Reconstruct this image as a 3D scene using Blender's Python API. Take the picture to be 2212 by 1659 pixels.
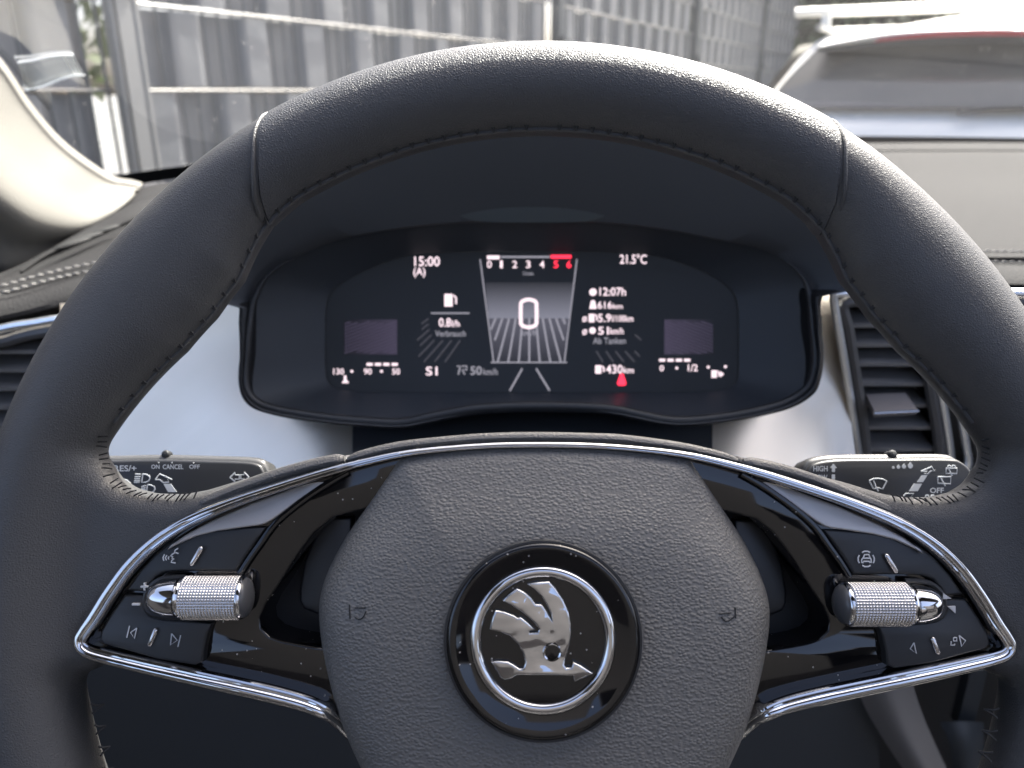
import bpy, bmesh, math, random
import numpy as np
from math import sin, cos, pi, radians, hypot, atan2
from mathutils import Vector, Matrix, geometry

random.seed(7)
S = bpy.context.scene
for o in list(bpy.data.objects): bpy.data.objects.remove(o)
COL = S.collection

# ------------------------------------------------------------------ camera
F, U0, V0, PITCH = 1720.0, 1106.0, 829.5, radians(20.2)
EYE = Vector((0, 0, 1.22))
CR, CU, CF = Vector((1, 0, 0)), Vector((0, sin(PITCH), cos(PITCH))), Vector((0, cos(PITCH), -sin(PITCH)))
cd = bpy.data.cameras.new('camera'); cam_o = bpy.data.objects.new('camera', cd); COL.objects.link(cam_o)
cam_o.location = EYE; cam_o.rotation_euler = (pi/2 - PITCH, 0, 0)
cd.sensor_width = 36; cd.lens = 36*F/2212; cd.clip_start = 0.01; cd.clip_end = 500
cd.dof.use_dof = True; cd.dof.focus_distance = 0.270; cd.dof.aperture_fstop = 12.0
S.camera = cam_o

# ------------------------------------------------------------------ sky, sun, exposure
SUN_EL, SUN_AZ = radians(50), radians(35)          # azimuth measured from straight ahead to the right
W = bpy.data.worlds.new('World'); S.world = W; W.use_nodes = True
nt = W.node_tree; bg = nt.nodes['Background']
sky = nt.nodes.new('ShaderNodeTexSky'); sky.sky_type = 'NISHITA'; sky.sun_disc = False
sky.sun_elevation = SUN_EL; sky.sun_rotation = SUN_AZ
sky.dust_density = 6.0; sky.air_density = 0.55; sky.ozone_density = .3
nt.links.new(sky.outputs[0], bg.inputs[0]); bg.inputs[1].default_value = 0.15
sd = bpy.data.lights.new('sun', 'SUN'); sd.energy = 3.2; sd.angle = radians(0.6); sd.color = (1, 0.96, 0.90)
so = bpy.data.objects.new('sun', sd); COL.objects.link(so)
sdir = Vector((sin(SUN_AZ)*cos(SUN_EL), cos(SUN_AZ)*cos(SUN_EL), sin(SUN_EL)))
so.rotation_euler = (-sdir).to_track_quat('-Z', 'Y').to_euler(); so.location = (3, 6, 8)
S.view_settings.view_transform = 'Standard'; S.view_settings.look = 'None'
S.view_settings.exposure = 2.35; S.view_settings.gamma = 1
S.cycles.max_bounces = 8; S.cycles.transparent_max_bounces = 12; S.cycles.diffuse_bounces = 4
S.cycles.caustics_reflective = False; S.cycles.caustics_refractive = False
S.cycles.sample_clamp_indirect = 4.0; S.cycles.use_denoising = True
S.render.film_transparent = False

# ------------------------------------------------------------------ placing helpers
def ray(u, v): return CR*((u-U0)/F) - CU*((v-V0)/F) + CF
def cam(u, v, d): return EYE + ray(u, v)*d
def aty(u, v, y):
    r = ray(u, v); return EYE + r*(y/r.y)

class Frame:
    """a plane standing in the scene; p() gives the local point of that plane under a measured direction"""
    def __init__(s, origin, x, y):
        z = x.cross(y).normalized(); x = x.normalized(); y = z.cross(x)
        s.M = Matrix((x, y, z)).transposed().to_4x4(); s.M.translation = origin; s.I = s.M.inverted()
        s.o, s.z = Vector(origin), z
    def p(s, u, v, h=0.0):
        r = ray(u, v); q = s.o + s.z*h
        t = (q-EYE).dot(s.z)/r.dot(s.z)
        return s.I @ (EYE + r*t)
    def ps(s, pts, h=0.0): return [s.p(u, v, h) for u, v in pts]

# ------------------------------------------------------------------ materials
MATS = {}
def mat(name, col=(.5, .5, .5), rough=.5, metal=0.0, spec=.5, bump=None, bump2=None, coat=0, var=None, emis=None, es=0, aniso=None, dust=0, sheen=0):
    if name in MATS: return MATS[name]
    m = bpy.data.materials.new(name); m.use_nodes = True; t = m.node_tree; N, L = t.nodes, t.links
    b = N['Principled BSDF']
    b.inputs['Base Color'].default_value = (*col, 1); b.inputs['Roughness'].default_value = rough
    b.inputs['Metallic'].default_value = metal; b.inputs['Specular IOR Level'].default_value = spec
    b.inputs['Coat Weight'].default_value = coat
    if sheen: b.inputs['Sheen Weight'].default_value = sheen; b.inputs['Sheen Roughness'].default_value = .4
    tc = N.new('ShaderNodeTexCoord')
    def noise(scale, detail=3, kind='noise', src='Object', stretch=None):
        if kind == 'noise':
            n = N.new('ShaderNodeTexNoise'); n.inputs['Scale'].default_value = scale; n.inputs['Detail'].default_value = detail
        else:
            n = N.new('ShaderNodeTexVoronoi'); n.inputs['Scale'].default_value = scale
            if kind == 'edge': n.feature = 'DISTANCE_TO_EDGE'
            if kind == 'peb': n.feature = 'SMOOTH_F1'; n.inputs['Smoothness'].default_value = .35
        if stretch:
            mp = N.new('ShaderNodeMapping'); mp.vector_type = 'TEXTURE'; mp.inputs['Scale'].default_value = [1/q for q in stretch[:3]]
            if len(stretch) > 3: mp.inputs['Rotation'].default_value = (stretch[3] if len(stretch) < 5 else 0, stretch[4] if len(stretch) > 4 else 0, 0)
            L.new(tc.outputs[src], mp.inputs['Vector']); L.new(mp.outputs[0], n.inputs['Vector'])
        else: L.new(tc.outputs[src], n.inputs['Vector'])
        return n
    last = None
    for bp in (bump, bump2):
        if not bp: continue
        kind, scale, dist, *rest = bp
        st = rest[0] if rest else None
        n = noise(scale, 2, kind, stretch=st)
        if kind in ('edge', 'peb'):       # leather cells, warped so that they never look like a grid
            wn = noise(scale*.6, 2); mx = N.new('ShaderNodeMix'); mx.data_type = 'VECTOR'; mx.inputs[0].default_value = .0
            add = N.new('ShaderNodeVectorMath'); add.operation = 'MULTIPLY_ADD'
            add.inputs[1].default_value = ((1.2 if kind == 'edge' else .7)/scale,)*3
            L.new(wn.outputs['Color'], add.inputs[0]); L.new(tc.outputs['Object'], add.inputs[2]); L.new(add.outputs[0], n.inputs['Vector'])
            rp = N.new('ShaderNodeMapRange'); rp.inputs[2].default_value = .42; rp.interpolation_type = 'SMOOTHSTEP'
            if kind == 'peb': rp.inputs[1].default_value = .75; rp.inputs[2].default_value = .12; wn.inputs['Scale'].default_value = scale*.45; mpx = N.new('ShaderNodeMapping'); mpx.inputs['Scale'].default_value = (.8, 1.15, 1); L.new(add.outputs[0], mpx.inputs['Vector']); L.new(mpx.outputs[0], n.inputs['Vector'])
            L.new(n.outputs[0], rp.inputs[0]); hout = rp.outputs[0]
        else: hout = n.outputs[0]
        bn = N.new('ShaderNodeBump'); bn.inputs['Strength'].default_value = 1; bn.inputs['Distance'].default_value = dist
        L.new(hout, bn.inputs['Height'])
        if last: L.new(last, bn.inputs['Normal'])
        last = bn.outputs[0]
    if last: L.new(last, b.inputs['Normal'])
    cout = None
    if var:      # (scale, colour2, [stretch])
        n = noise(var[0], 4, stretch=var[2] if len(var) > 2 else None)
        cr = N.new('ShaderNodeValToRGB'); cr.color_ramp.elements[0].position = .35; cr.color_ramp.elements[1].position = .68
        cr.color_ramp.elements[0].color = (*col, 1); cr.color_ramp.elements[1].color = (*var[1], 1)
        L.new(n.outputs[0], cr.inputs[0]); cout = cr.outputs[0]; L.new(cout, b.inputs['Base Color'])
        mr = N.new('ShaderNodeMapRange'); mr.inputs[3].default_value = rough*.85; mr.inputs[4].default_value = min(1, rough*1.2)
        L.new(n.outputs[0], mr.inputs[0]); L.new(mr.outputs[0], b.inputs['Roughness'])
    if dust:     # sparse pale specks lying on the surface
        v = noise(650, kind='vor'); v.inputs['Randomness'].default_value = 1
        lt = N.new('ShaderNodeMath'); lt.operation = 'LESS_THAN'; lt.inputs[1].default_value = .16
        L.new(v.outputs['Distance'], lt.inputs[0])
        v2 = noise(90, 4); gt = N.new('ShaderNodeMath'); gt.operation = 'GREATER_THAN'; gt.inputs[1].default_value = 1-dust
        sep = N.new('ShaderNodeSeparateColor'); L.new(v.outputs['Color'], sep.inputs[0]); 
        ad = N.new('ShaderNodeMath'); ad.operation = 'MULTIPLY'; L.new(sep.outputs[0], ad.inputs[0]); L.new(v2.outputs[0], ad.inputs[1])
        L.new(ad.outputs[0], gt.inputs[0])
        mu = N.new('ShaderNodeMath'); mu.operation = 'MULTIPLY'; L.new(lt.outputs[0], mu.inputs[0]); L.new(gt.outputs[0], mu.inputs[1])
        mx = N.new('ShaderNodeMix'); mx.data_type = 'RGBA'; mx.inputs[6].default_value = (*col, 1); mx.inputs[7].default_value = (.45, .42, .38, 1)
        L.new(mu.outputs[0], mx.inputs[0]); L.new(mx.outputs[2], b.inputs['Base Color'])
        r2 = N.new('ShaderNodeMapRange'); r2.inputs[3].default_value = rough; r2.inputs[4].default_value = .8
        L.new(mu.outputs[0], r2.inputs[0]); L.new(r2.outputs[0], b.inputs['Roughness'])
    if emis:
        b.inputs['Emission Color'].default_value = (*emis, 1); b.inputs['Emission Strength'].default_value = es
    if aniso: b.inputs['Anisotropic'].default_value = aniso
    MATS[name] = m; return m

def glass_mat(name, tint, gloss=.06, dusty=0.0):
    m = bpy.data.materials.new(name); m.use_nodes = True; t = m.node_tree; N, L = t.nodes, t.links
    N.remove(N['Principled BSDF']); out = N['Material Output']
    tr = N.new('ShaderNodeBsdfTransparent'); tr.inputs[0].default_value = (*tint, 1)
    gl = N.new('ShaderNodeBsdfGlossy'); gl.inputs['Roughness'].default_value = .02
    fr = N.new('ShaderNodeFresnel'); fr.inputs[0].default_value = 1.45
    mu = N.new('ShaderNodeMath'); mu.operation = 'MULTIPLY'; mu.inputs[1].default_value = gloss/.04*.5
    L.new(fr.outputs[0], mu.inputs[0])
    mx = N.new('ShaderNodeMixShader'); L.new(mu.outputs[0], mx.inputs[0]); L.new(tr.outputs[0], mx.inputs[1]); L.new(gl.outputs[0], mx.inputs[2])
    last = mx.outputs[0]
    if dusty:
        df = N.new('ShaderNodeBsdfDiffuse'); df.inputs[0].default_value = (.8, .8, .78, 1)
        tl = N.new('ShaderNodeBsdfTranslucent'); tl.inputs[0].default_value = (.85, .85, .82, 1)
        ds = N.new('ShaderNodeMixShader'); ds.inputs[0].default_value = .6; L.new(df.outputs[0], ds.inputs[1]); L.new(tl.outputs[0], ds.inputs[2])
        tc = N.new('ShaderNodeTexCoord')
        no = N.new('ShaderNodeTexNoise'); no.inputs['Scale'].default_value = 7; no.inputs['Detail'].default_value = 5; L.new(tc.outputs['Object'], no.inputs['Vector'])
        mr = N.new('ShaderNodeMapRange'); mr.inputs[1].default_value = .3; mr.inputs[2].default_value = .75; mr.inputs[3].default_value = dusty*.5; mr.inputs[4].default_value = dusty
        L.new(no.outputs[0], mr.inputs[0])
        vo = N.new('ShaderNodeTexVoronoi'); vo.inputs['Scale'].default_value = 60; L.new(tc.outputs['Object'], vo.inputs['Vector'])
        lt = N.new('ShaderNodeMath'); lt.operation = 'LESS_THAN'; lt.inputs[1].default_value = .06; L.new(vo.outputs['Distance'], lt.inputs[0])
        m3 = N.new('ShaderNodeMath'); m3.operation = 'MULTIPLY'; m3.inputs[1].default_value = .20; L.new(lt.outputs[0], m3.inputs[0])
        a = N.new('ShaderNodeMath'); a.operation = 'ADD'; L.new(mr.outputs[0], a.inputs[0]); L.new(m3.outputs[0], a.inputs[1])
        m4 = N.new('ShaderNodeMixShader'); L.new(a.outputs[0], m4.inputs[0]); L.new(last, m4.inputs[1]); L.new(ds.outputs[0], m4.inputs[2]); last = m4.outputs[0]
    L.new(last, out.inputs[0]); MATS[name] = m; return m

LEATHER = mat('wheel_leather', (.052, .052, .053), .44, var=(22, (.060, .059, .058)), bump=('noise', 1300, .00010), bump2=('edge', 1300, .00007), spec=.5)
GRAIN = mat('grained_leather', (.058, .059, .062), .50, bump=('edge', 1150, .00013), bump2=('noise', 1800, .00005))
PEBBLE = mat('pebbled_airbag_skin', (.135, .130, .121), .46, bump=('peb', 1020, .00019), var=(30, (.145, .140, .130)), bump2=('noise', 1800, .00005))
LIPM = mat('lip_leather_lit', (.11, .108, .104), .5, bump=('edge', 900, .00012))  # leather lightened in colour to stand for windshield light on the lip
SATIN = mat('satin_black_plastic', (.020, .021, .023), .38, bump=('noise', 2500, .00001))
SATIN_G = mat('satin_trim_skylit', (.42, .40, .385), .38, metal=.5, bump=('noise', 3000, .00001))  # satin black lightened to grey for the sky it reflects
GLOSS = mat('piano_black', (.004, .004, .005), .05, spec=.5, coat=.2, dust=.54)
MATTE = mat('matte_black_plastic', (.014, .015, .017), .6, bump=('noise', 1500, .00004))
CHROME = mat('chrome', (.62, .62, .63), .06, metal=1, bump=('noise', 60, .0004))
CHROME_S = mat('satin_chrome', (.60, .585, .58), .20, metal=1)
DASHM = mat('dashboard_skin', (.026, .026, .027), .8, spec=.08, bump=('edge', 420, .00018), bump2=('noise', 900, .00008))
HOODM = mat('binnacle_plastic', (.074, .080, .088), .62, bump=('noise', 1200, .00006))  # base lifted and slightly blued to stand in for windshield glare
ALU = mat('brushed_aluminium_trim', (.90, .80, .66), .38, metal=.85, bump=('noise', 50, .00003, (.12, .2, 20, 0, radians(-38))), var=(40, (.89, .80, .665), (.10, .2, 22, 0, radians(-38))))
VENT = mat('vent_plastic', (.11, .105, .10), .42, bump=('noise', 1500, .00003))
FRAME = mat('vent_frame_chrome', (.86, .88, .90), .32, metal=.9)
SLAT = mat('slat_plastic', (.24, .23, .22), .45, bump=('noise', 1500, .00003))
DARK = mat('deep_black', (.004, .005, .006), .8)
THREAD = mat('black_thread', (.012, .012, .013), .55)
THREAD_L = mat('grey_thread', (.19, .185, .18), .6)
ICON = mat('icon_print', (.62, .62, .62), .5)
ICON_D = mat('engraved_mark', (.006, .006, .007), .6)
CREAM = mat('pillar_cloth', (.17, .164, .146), .8, bump=('noise', 1100, .0003, (1, 1, .4)))
FRIT = mat('black_frit', (.01, .01, .011), .4)

# ------------------------------------------------------------------ mesh helpers
FR = {}
def tag(o, label=None, cat=None, group=None, kind=None):
    if label: o['label'] = label
    if cat: o['category'] = cat
    if group: o['group'] = group
    if kind: o['kind'] = kind
    return o
def thing(name, label, cat, M=None, group=None):
    o = bpy.data.objects.new(name, None); COL.objects.link(o); o.empty_display_size = .02
    M = M if isinstance(M, Matrix) else Matrix.Translation(M or (0, 0, 0))
    o.matrix_world = M; FR[o] = M; return tag(o, label, cat, group)
def obj(name, verts, faces, m, parent=None, world=False, smooth=True, sharp=40, label=None):
    me = bpy.data.meshes.new(name)
    if world and parent is not None:
        I = FR[parent].inverted(); verts = [I @ Vector(v) for v in verts]
    me.from_pydata([tuple(v) for v in verts], [], [tuple(f) for f in faces]); me.validate(); me.update()
    if smooth:
        me.shade_smooth()
        if sharp: me.set_sharp_from_angle(angle=radians(sharp))
    me.materials.append(m)
    o = bpy.data.objects.new(name, me); COL.objects.link(o)
    if parent is not None: o.parent = parent; FR[o] = FR[parent]
    else: FR[o] = Matrix()
    if label: o['label'] = label
    return o
def fixn(o):
    bm = bmesh.new(); bm.from_mesh(o.data); bmesh.ops.recalc_face_normals(bm, faces=bm.faces); bm.to_mesh(o.data); bm.free(); return o

class MB:
    def __init__(s): s.v, s.f = [], []
    def add(s, v, f):
        n = len(s.v); s.v += [Vector(q) for q in v]; s.f += [tuple(i+n for i in q) for q in f]; return s
    def box(s, c, d, M=None):
        c = Vector(c); x, y, z = (q/2 for q in d)
        v = [Vector((a*x, b*y, e*z)) for a in (-1, 1) for b in (-1, 1) for e in (-1, 1)]
        if M: v = [M @ q for q in v]
        return s.add([c+q for q in v], [(0, 1, 3, 2), (4, 6, 7, 5), (0, 4, 5, 1), (2, 3, 7, 6), (0, 2, 6, 4), (1, 5, 7, 3)])
    def tube(s, pts, r, n=8, closed=False, up=Vector((0, 0, 1)), flat=1.0, caps=True):
        v, f = sweep(pts, [(r*cos(2*pi*k/n), r*flat*sin(2*pi*k/n)) for k in range(n)], closed, up, caps); return s.add(v, f)
    def build(s, name, m, parent=None, **k): return obj(name, s.v, s.f, m, parent, **k)

def catmull(pts, n=6, closed=False):
    P = [Vector(p) if len(p) > 2 else Vector((p[0], p[1])) for p in pts]; out = []; N = len(P)
    for i in range(N if closed else N-1):
        a, b, c, d = (P[(i-1) % N], P[i], P[(i+1) % N], P[(i+2) % N]) if closed else (P[max(i-1, 0)], P[i], P[i+1], P[min(i+2, N-1)])
        for k in range(n):
            t = k/n
            out.append(.5*((2*b) + (c-a)*t + (2*a-5*b+4*c-d)*t*t + (3*b-a-3*c+d)*t**3))
    if not closed: out.append(P[-1].copy())
    return out
def resample(P, n, closed=True):
    P = [Vector(p) for p in P]; Q = P+[P[0]] if closed else P
    L = [0]
    for a, b in zip(Q, Q[1:]): L.append(L[-1]+(b-a).length)
    out = []; j = 0
    for k in range(n):
        s = L[-1]*k/(n if closed else n-1)
        while j < len(Q)-2 and L[j+1] < s: j += 1
        d = L[j+1]-L[j]; out.append(Q[j].lerp(Q[j+1], (s-L[j])/d if d > 0 else 0))
    return out
def sweep(pts, prof, closed=False, up=Vector((0, 0, 1)), caps=True, scale=None):
    pts = [Vector(p) for p in pts]; N = len(pts); n = len(prof); v = []; f = []
    for i in range(N):
        a, b = (pts[(i-1) % N], pts[(i+1) % N]) if closed else (pts[max(i-1, 0)], pts[min(i+1, N-1)])
        t = (b-a).normalized(); u = up[i] if isinstance(up, list) else up
        sd_ = t.cross(u)
        sd_ = sd_.normalized() if sd_.length > 1e-6 else Vector((1, 0, 0)); w = sd_.cross(t)
        k = scale[i] if scale else 1
        k = k if isinstance(k, tuple) else (k, k)
        for x, y in prof: v.append(pts[i] + sd_*x*k[0] + w*y*k[1])
    for i in range(N if closed else N-1):
        j = (i+1) % N
        for k in range(n): f.append((i*n+k, i*n+(k+1) % n, j*n+(k+1) % n, j*n+k))
    if caps and not closed: f.append(tuple(range(n-1, -1, -1))); f.append(tuple(range((N-1)*n, N*n)))
    return v, f
def area2(P): return sum(a[0]*b[1]-b[0]*a[1] for a, b in zip(P, P[1:]+P[:1]))/2
def plate(outline, z0, z1, bev=.0006, steps=3, back=False, dz=None):
    """a slab with rounded upper edges from a closed outline in the local xy plane"""
    P = [Vector((p[0], p[1])) for p in outline]
    Q = [P[0]]
    for p in P[1:]:
        if (p-Q[-1]).length > 1e-5: Q.append(p)
    if (Q[0]-Q[-1]).length < 1e-5: Q.pop()
    P = Q
    if area2(P) < 0: P.reverse()
    n = len(P); nrm = []
    for i in range(n):
        a = (P[i]-P[i-1]).normalized(); b = (P[(i+1) % n]-P[i]).normalized(); t = a+b
        t = t.normalized() if t.length > .2 else a
        k = 1/max(.55, (1+a.dot(b))/2)**.5
        nrm.append(Vector((-t.y, t.x))*k)
    v = []; f = []
    rings = [(0, z0)] + [(bev*(1-cos(pi/2*k/steps)), z1-bev+bev*sin(pi/2*k/steps)) for k in range(steps+1)]
    for ins, z in rings:
        for p, q in zip(P, nrm):
            w = p+q*ins; v.append(Vector((w.x, w.y, z+(dz(w.x, w.y) if dz and z > z0 else 0))))
    for r in range(len(rings)-1):
        for i in range(n): j = (i+1) % n; f.append((r*n+i, r*n+j, (r+1)*n+j, (r+1)*n+i))
    o = (len(rings)-1)*n
    tri = geometry.tessellate_polygon([[Vector((w.x, w.y, 0)) for w in v[o:o+n]]])
    for t in tri:
        a, b, c = (v[o+k] for k in t)
        f.append(tuple(o+k for k in t) if (b-a).cross(c-a).z > 0 else tuple(o+k for k in reversed(t)))
    if back:
        for t in tri: f.append(tuple(k for k in t) if (v[t[1]]-v[t[0]]).cross(v[t[2]]-v[t[0]]).z < 0 else tuple(reversed(t)))
    return v, f
def lathe(prof, n=64, ax='z', c=(0, 0, 0)):
    v = []; f = []; c = Vector(c)
    for r, z in prof:
        for k in range(n):
            a = 2*pi*k/n
            v.append(c + (Vector((r*cos(a), r*sin(a), z)) if ax == 'z' else Vector((z, r*cos(a), r*sin(a)))))
    for i in range(len(prof)-1):
        for k in range(n): j = (k+1) % n; f.append((i*n+k, i*n+j, (i+1)*n+j, (i+1)*n+k))
    return v, f
def grid(rows, closed=False):
    """rows: equal-length lists of points"""
    n = len(rows[0]); v = [Vector(p) for r in rows for p in r]; f = []
    for i in range(len(rows)-1):
        for k in range(n if closed else n-1):
            j = (k+1) % n; f.append((i*n+k, i*n+j, (i+1)*n+j, (i+1)*n+k))
    return v, f
def smooth_grid(rows, a=5, b=5):
    R = [catmull(r, b) for r in rows]
    C = [catmull(list(c), a) for c in zip(*R)]
    return grid([list(r) for r in zip(*C)])
def text(name, s, fr, box, h, m, parent, thick=.0):
    """lettering laid on a plane and sized to a measured box (u0, v0, u1, v1)"""
    cu = bpy.data.curves.new(name, 'FONT'); cu.body = s; cu.size = 1; cu.offset = thick; cu.resolution_u = 3
    o = bpy.data.objects.new(name, cu); COL.objects.link(o)
    me = bpy.data.meshes.new_from_object(o); bpy.data.objects.remove(o)
    co = np.array([v.co[:] for v in me.vertices]); lo, hi = co.min(0), co.max(0)
    u0, v0, u1, v1 = box
    P = []
    for x, y, _ in co:
        a = (x-lo[0])/(hi[0]-lo[0]+1e-9); b = (y-lo[1])/(hi[1]-lo[1]+1e-9)
        P.append(fr.p(u0+(u1-u0)*a, v1+(v0-v1)*b, h))
    fs = [tuple(p.vertices) for p in me.polygons]; bpy.data.meshes.remove(me)
    return obj(name, P, fs, m, parent, smooth=False)
def strokes(mb, fr, lines, h, r, flat=.5, n=6):
    for ln in lines:
        P = fr.ps(ln, h)
        if len(P) > 1: mb.tube(P, r, n, flat=flat)
    return mb
def fills(mb, fr, polys, h0, h1):
    for pl in polys:
        v, f = plate(fr.ps(pl, h1), h0, h1, bev=.00003, steps=1); mb.add(v, f)
    return mb

# ================================================================== STEERING WHEEL
P4 = radians(4)
WF = Frame(cam(1180, 1290, .258), CR, CU*cos(P4) + CF*sin(P4))
wheel = thing('steering_wheel', 'black leather steering wheel with chrome-edged spokes and a round bird emblem', 'steering wheel', WF.M)
MX = -.0018
def mir(p):      # the other side of the wheel (turned by a hair, as it is held)
    x, y = MX-p[0], p[1]; a = radians(-.55)
    q = [x*cos(a)-y*sin(a), x*sin(a)+y*cos(a)]
    return Vector(q+[p[2]]) if len(p) > 2 else Vector(q)
def side(pts, s): return [Vector(p) for p in pts] if s < 0 else [mir(p) for p in reversed(list(pts))]
def side_o(pts, s): return [Vector(p) for p in pts] if s < 0 else [mir(p) for p in pts]

# --- rim and spokes: one body grown from a distance field
R_OUT = .1834
def r_in(e): return np.interp(e, [-90, -30, 0, 18, 26, 34, 40, 46, 50, 54, 58, 90], [.154, .152, .152, .153, .1480, .1430, .1420, .1440, .1490, .1535, .1550, .1550])
spoke_px = [(60, 985), (170, 990), (215, 1012), (240, 1038), (272, 1058), (315, 1069), (380, 1071), (440, 1060), (520, 1036), (620, 1012), (700, 994), (760, 980), (760, 1010), (560, 1095), (450, 1140), (320, 1235), (240, 1330), (205, 1380), (232, 1425), (200, 1450), (60, 1450)]
sp_l = np.array([list(WF.p(u, v, .004))[:2] for u, v in spoke_px])
sp_r = np.array([list(mir(p)) for p in sp_l])[::-1]
def poly_sd(x, y, P):
    d = np.full(x.shape, 1e9); ins = np.zeros(x.shape, bool); n = len(P)
    for i in range(n):
        a, b = P[i-1], P[i]; e = b-a; wx, wy = x-a[0], y-a[1]
        t = np.clip((wx*e[0]+wy*e[1])/(e@e), 0, 1)
        d = np.minimum(d, (wx-t*e[0])**2+(wy-t*e[1])**2)
        c = ((a[1] > y) != (b[1] > y)) & (x < (b[0]-a[0])*(y-a[1])/(b[1]-a[1]+1e-12)+a[0]); ins ^= c
    return np.where(ins, -1, 1)*np.sqrt(d)
def smin(a, b, k): h = np.clip(.5+.5*(b-a)/k, 0, 1); return b*(1-h)+a*h-k*h*(1-h)
def body2(x, y):
    return np.minimum(poly_sd(x, y, sp_l), poly_sd(x, y, sp_r))
def sdf(x, y, z, d2):
    r = np.hypot(x-MX/2, y); e = np.degrees(np.arctan2(y, np.abs(x-MX/2)))
    ri = r_in(e); a = (R_OUT-ri)/2; c = (R_OUT+ri)/2; b = .0165
    px, pz = (r-c)/a, z/b
    k0 = np.hypot(px, pz); k1 = np.hypot(px/a, pz/b)+1e-9
    d = k0*(k0-1)/k1
    rr = .0075; t = .0095
    q1, q2 = d2+rr, np.abs(z+.0015)-t+rr
    d3 = np.hypot(np.maximum(q1, 0), np.maximum(q2, 0))-rr+np.minimum(np.maximum(q1, q2), 0)
    return smin(d, d3, .009)
H = .0017
gx = np.arange(-.190, .1901, H); gz = np.arange(-.021, .0211, H)
X2, Y2 = np.meshgrid(gx, gx, indexing='ij'); D2 = body2(X2, Y2)
G = sdf(X2[:, :, None], Y2[:, :, None], gz[None, None, :], D2[:, :, None])
def surface_nets(G, x, y, z):
    Sg = G < 0; nx, ny, nz = G.shape
    acc = np.zeros((nx-1, ny-1, nz-1, 3)); cnt = np.zeros((nx-1, ny-1, nz-1))
    sh = [(i, j, k) for i in (0, 1) for j in (0, 1) for k in (0, 1)]
    sl = lambda o: tuple(slice(a, n-1+a) for a, n in zip(o, G.shape))
    for a in sh:
        for ax in range(3):
            if a[ax]: continue
            b = list(a); b[ax] = 1; ga, gb = G[sl(a)], G[sl(b)]
            m = (ga < 0) != (gb < 0); t = np.where(m, ga/(ga-gb+1e-20), 0)
            for c in range(3): acc[..., c] += np.where(m, a[c]+(t if c == ax else 0), 0)
            cnt += m
    act = cnt > 0; idx = -np.ones(act.shape, int); idx[act] = np.arange(act.sum())
    I = np.argwhere(act); V = I + acc[act]/cnt[act][:, None]
    V = np.stack([x[0]+V[:, 0]*H, y[0]+V[:, 1]*H, z[0]+V[:, 2]*H], 1); Fc = []
    for ax in range(3):
        a, b = (ax+1) % 3, (ax+2) % 3
        s0 = [slice(None)]*3; s1 = [slice(None)]*3; s0[ax] = slice(0, -1); s1[ax] = slice(1, None)
        m = Sg[tuple(s0)] != Sg[tuple(s1)]; E = np.argwhere(m); w = Sg[tuple(s0)][m]
        ok = (E[:, a] > 0) & (E[:, b] > 0) & (E[:, a] < G.shape[a]-1) & (E[:, b] < G.shape[b]-1); E, w = E[ok], w[ok]
        q = []
        for da, db in ((1, 1), (0, 1), (0, 0), (1, 0)):
            C = E.copy(); C[:, a] -= da; C[:, b] -= db; q.append(idx[C[:, 0], C[:, 1], C[:, 2]])
        q = np.stack(q, 1); q[~w] = q[~w][:, ::-1]; Fc.append(q)
    return V, np.concatenate(Fc)
V_, F_ = surface_nets(G, gx, gx, gz)
def Fn(P): return sdf(P[:, 0], P[:, 1], P[:, 2], body2(P[:, 0], P[:, 1]))
for it in range(3):
    f0 = Fn(V_); e = 4e-4; g = np.stack([(Fn(V_+np.eye(3)[i]*e)-Fn(V_-np.eye(3)[i]*e))/(2*e) for i in range(3)], 1)
    V_ = V_ - g*(f0/np.maximum((g*g).sum(1), .2))[:, None]
me = bpy.data.meshes.new('rim'); me.from_pydata(V_.tolist(), [], F_.tolist()); me.update(); me.shade_smooth(); me.materials.append(LEATHER)
rim = bpy.data.objects.new('rim', me); COL.objects.link(rim); rim.parent = wheel; FR[rim] = WF.M

# --- the upper grip: its own piece of leather, a touch fatter than the rest
def ring_pt(deg, phi, ri, ro, b, grow=0.0):
    a = (ro-ri)/2+grow; c = (ro+ri)/2; t = radians(deg); r = c+a*cos(phi)
    return Vector((MX/2+r*cos(t), r*sin(t), (b+grow)*sin(phi)))
def seam_deg(ph, s):       # the seam leans: further up on the outside than on the inside
    q = abs(((ph+pi) % (2*pi))-pi)/pi
    d = float(np.interp(q, [0, .25, .5, .64, .755, .91, 1], [118.6, 120.3, 122.6, 124.3, 125.7, 126.8, 127.1]))
    return d if s < 0 else 180-d-1.3
rows = []
for k in range(141):
    s = k/140; edge = min(s, 1-s)*73*pi/180*.17
    g = .0006 - .0026*max(0, 1-edge/.0016)**2.2; row = []
    for j in range(40):
        ph = 2*pi*j/40; d0, d1 = seam_deg(ph, 1), seam_deg(ph, -1); d = d0+(d1-d0)*s
        row.append(ring_pt(d, ph, float(r_in(min(d, 180-d))), R_OUT, .0165, g))
    rows.append(row)
v, f = grid(rows, True); fixn(obj('upper_grip', v, f, GRAIN, rim))
for s in (-1, 1):
    mb = MB(); P = []
    for j in range(29):
        ph = -.35*pi + 1.4*pi*j/28; d = seam_deg(ph, s)-s*.45
        P.append(ring_pt(d, ph, .1530, R_OUT, .0165, .0001))
    mb.tube(P, .0008, 8); fixn(mb.build('seam', LEATHER, rim))
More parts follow.
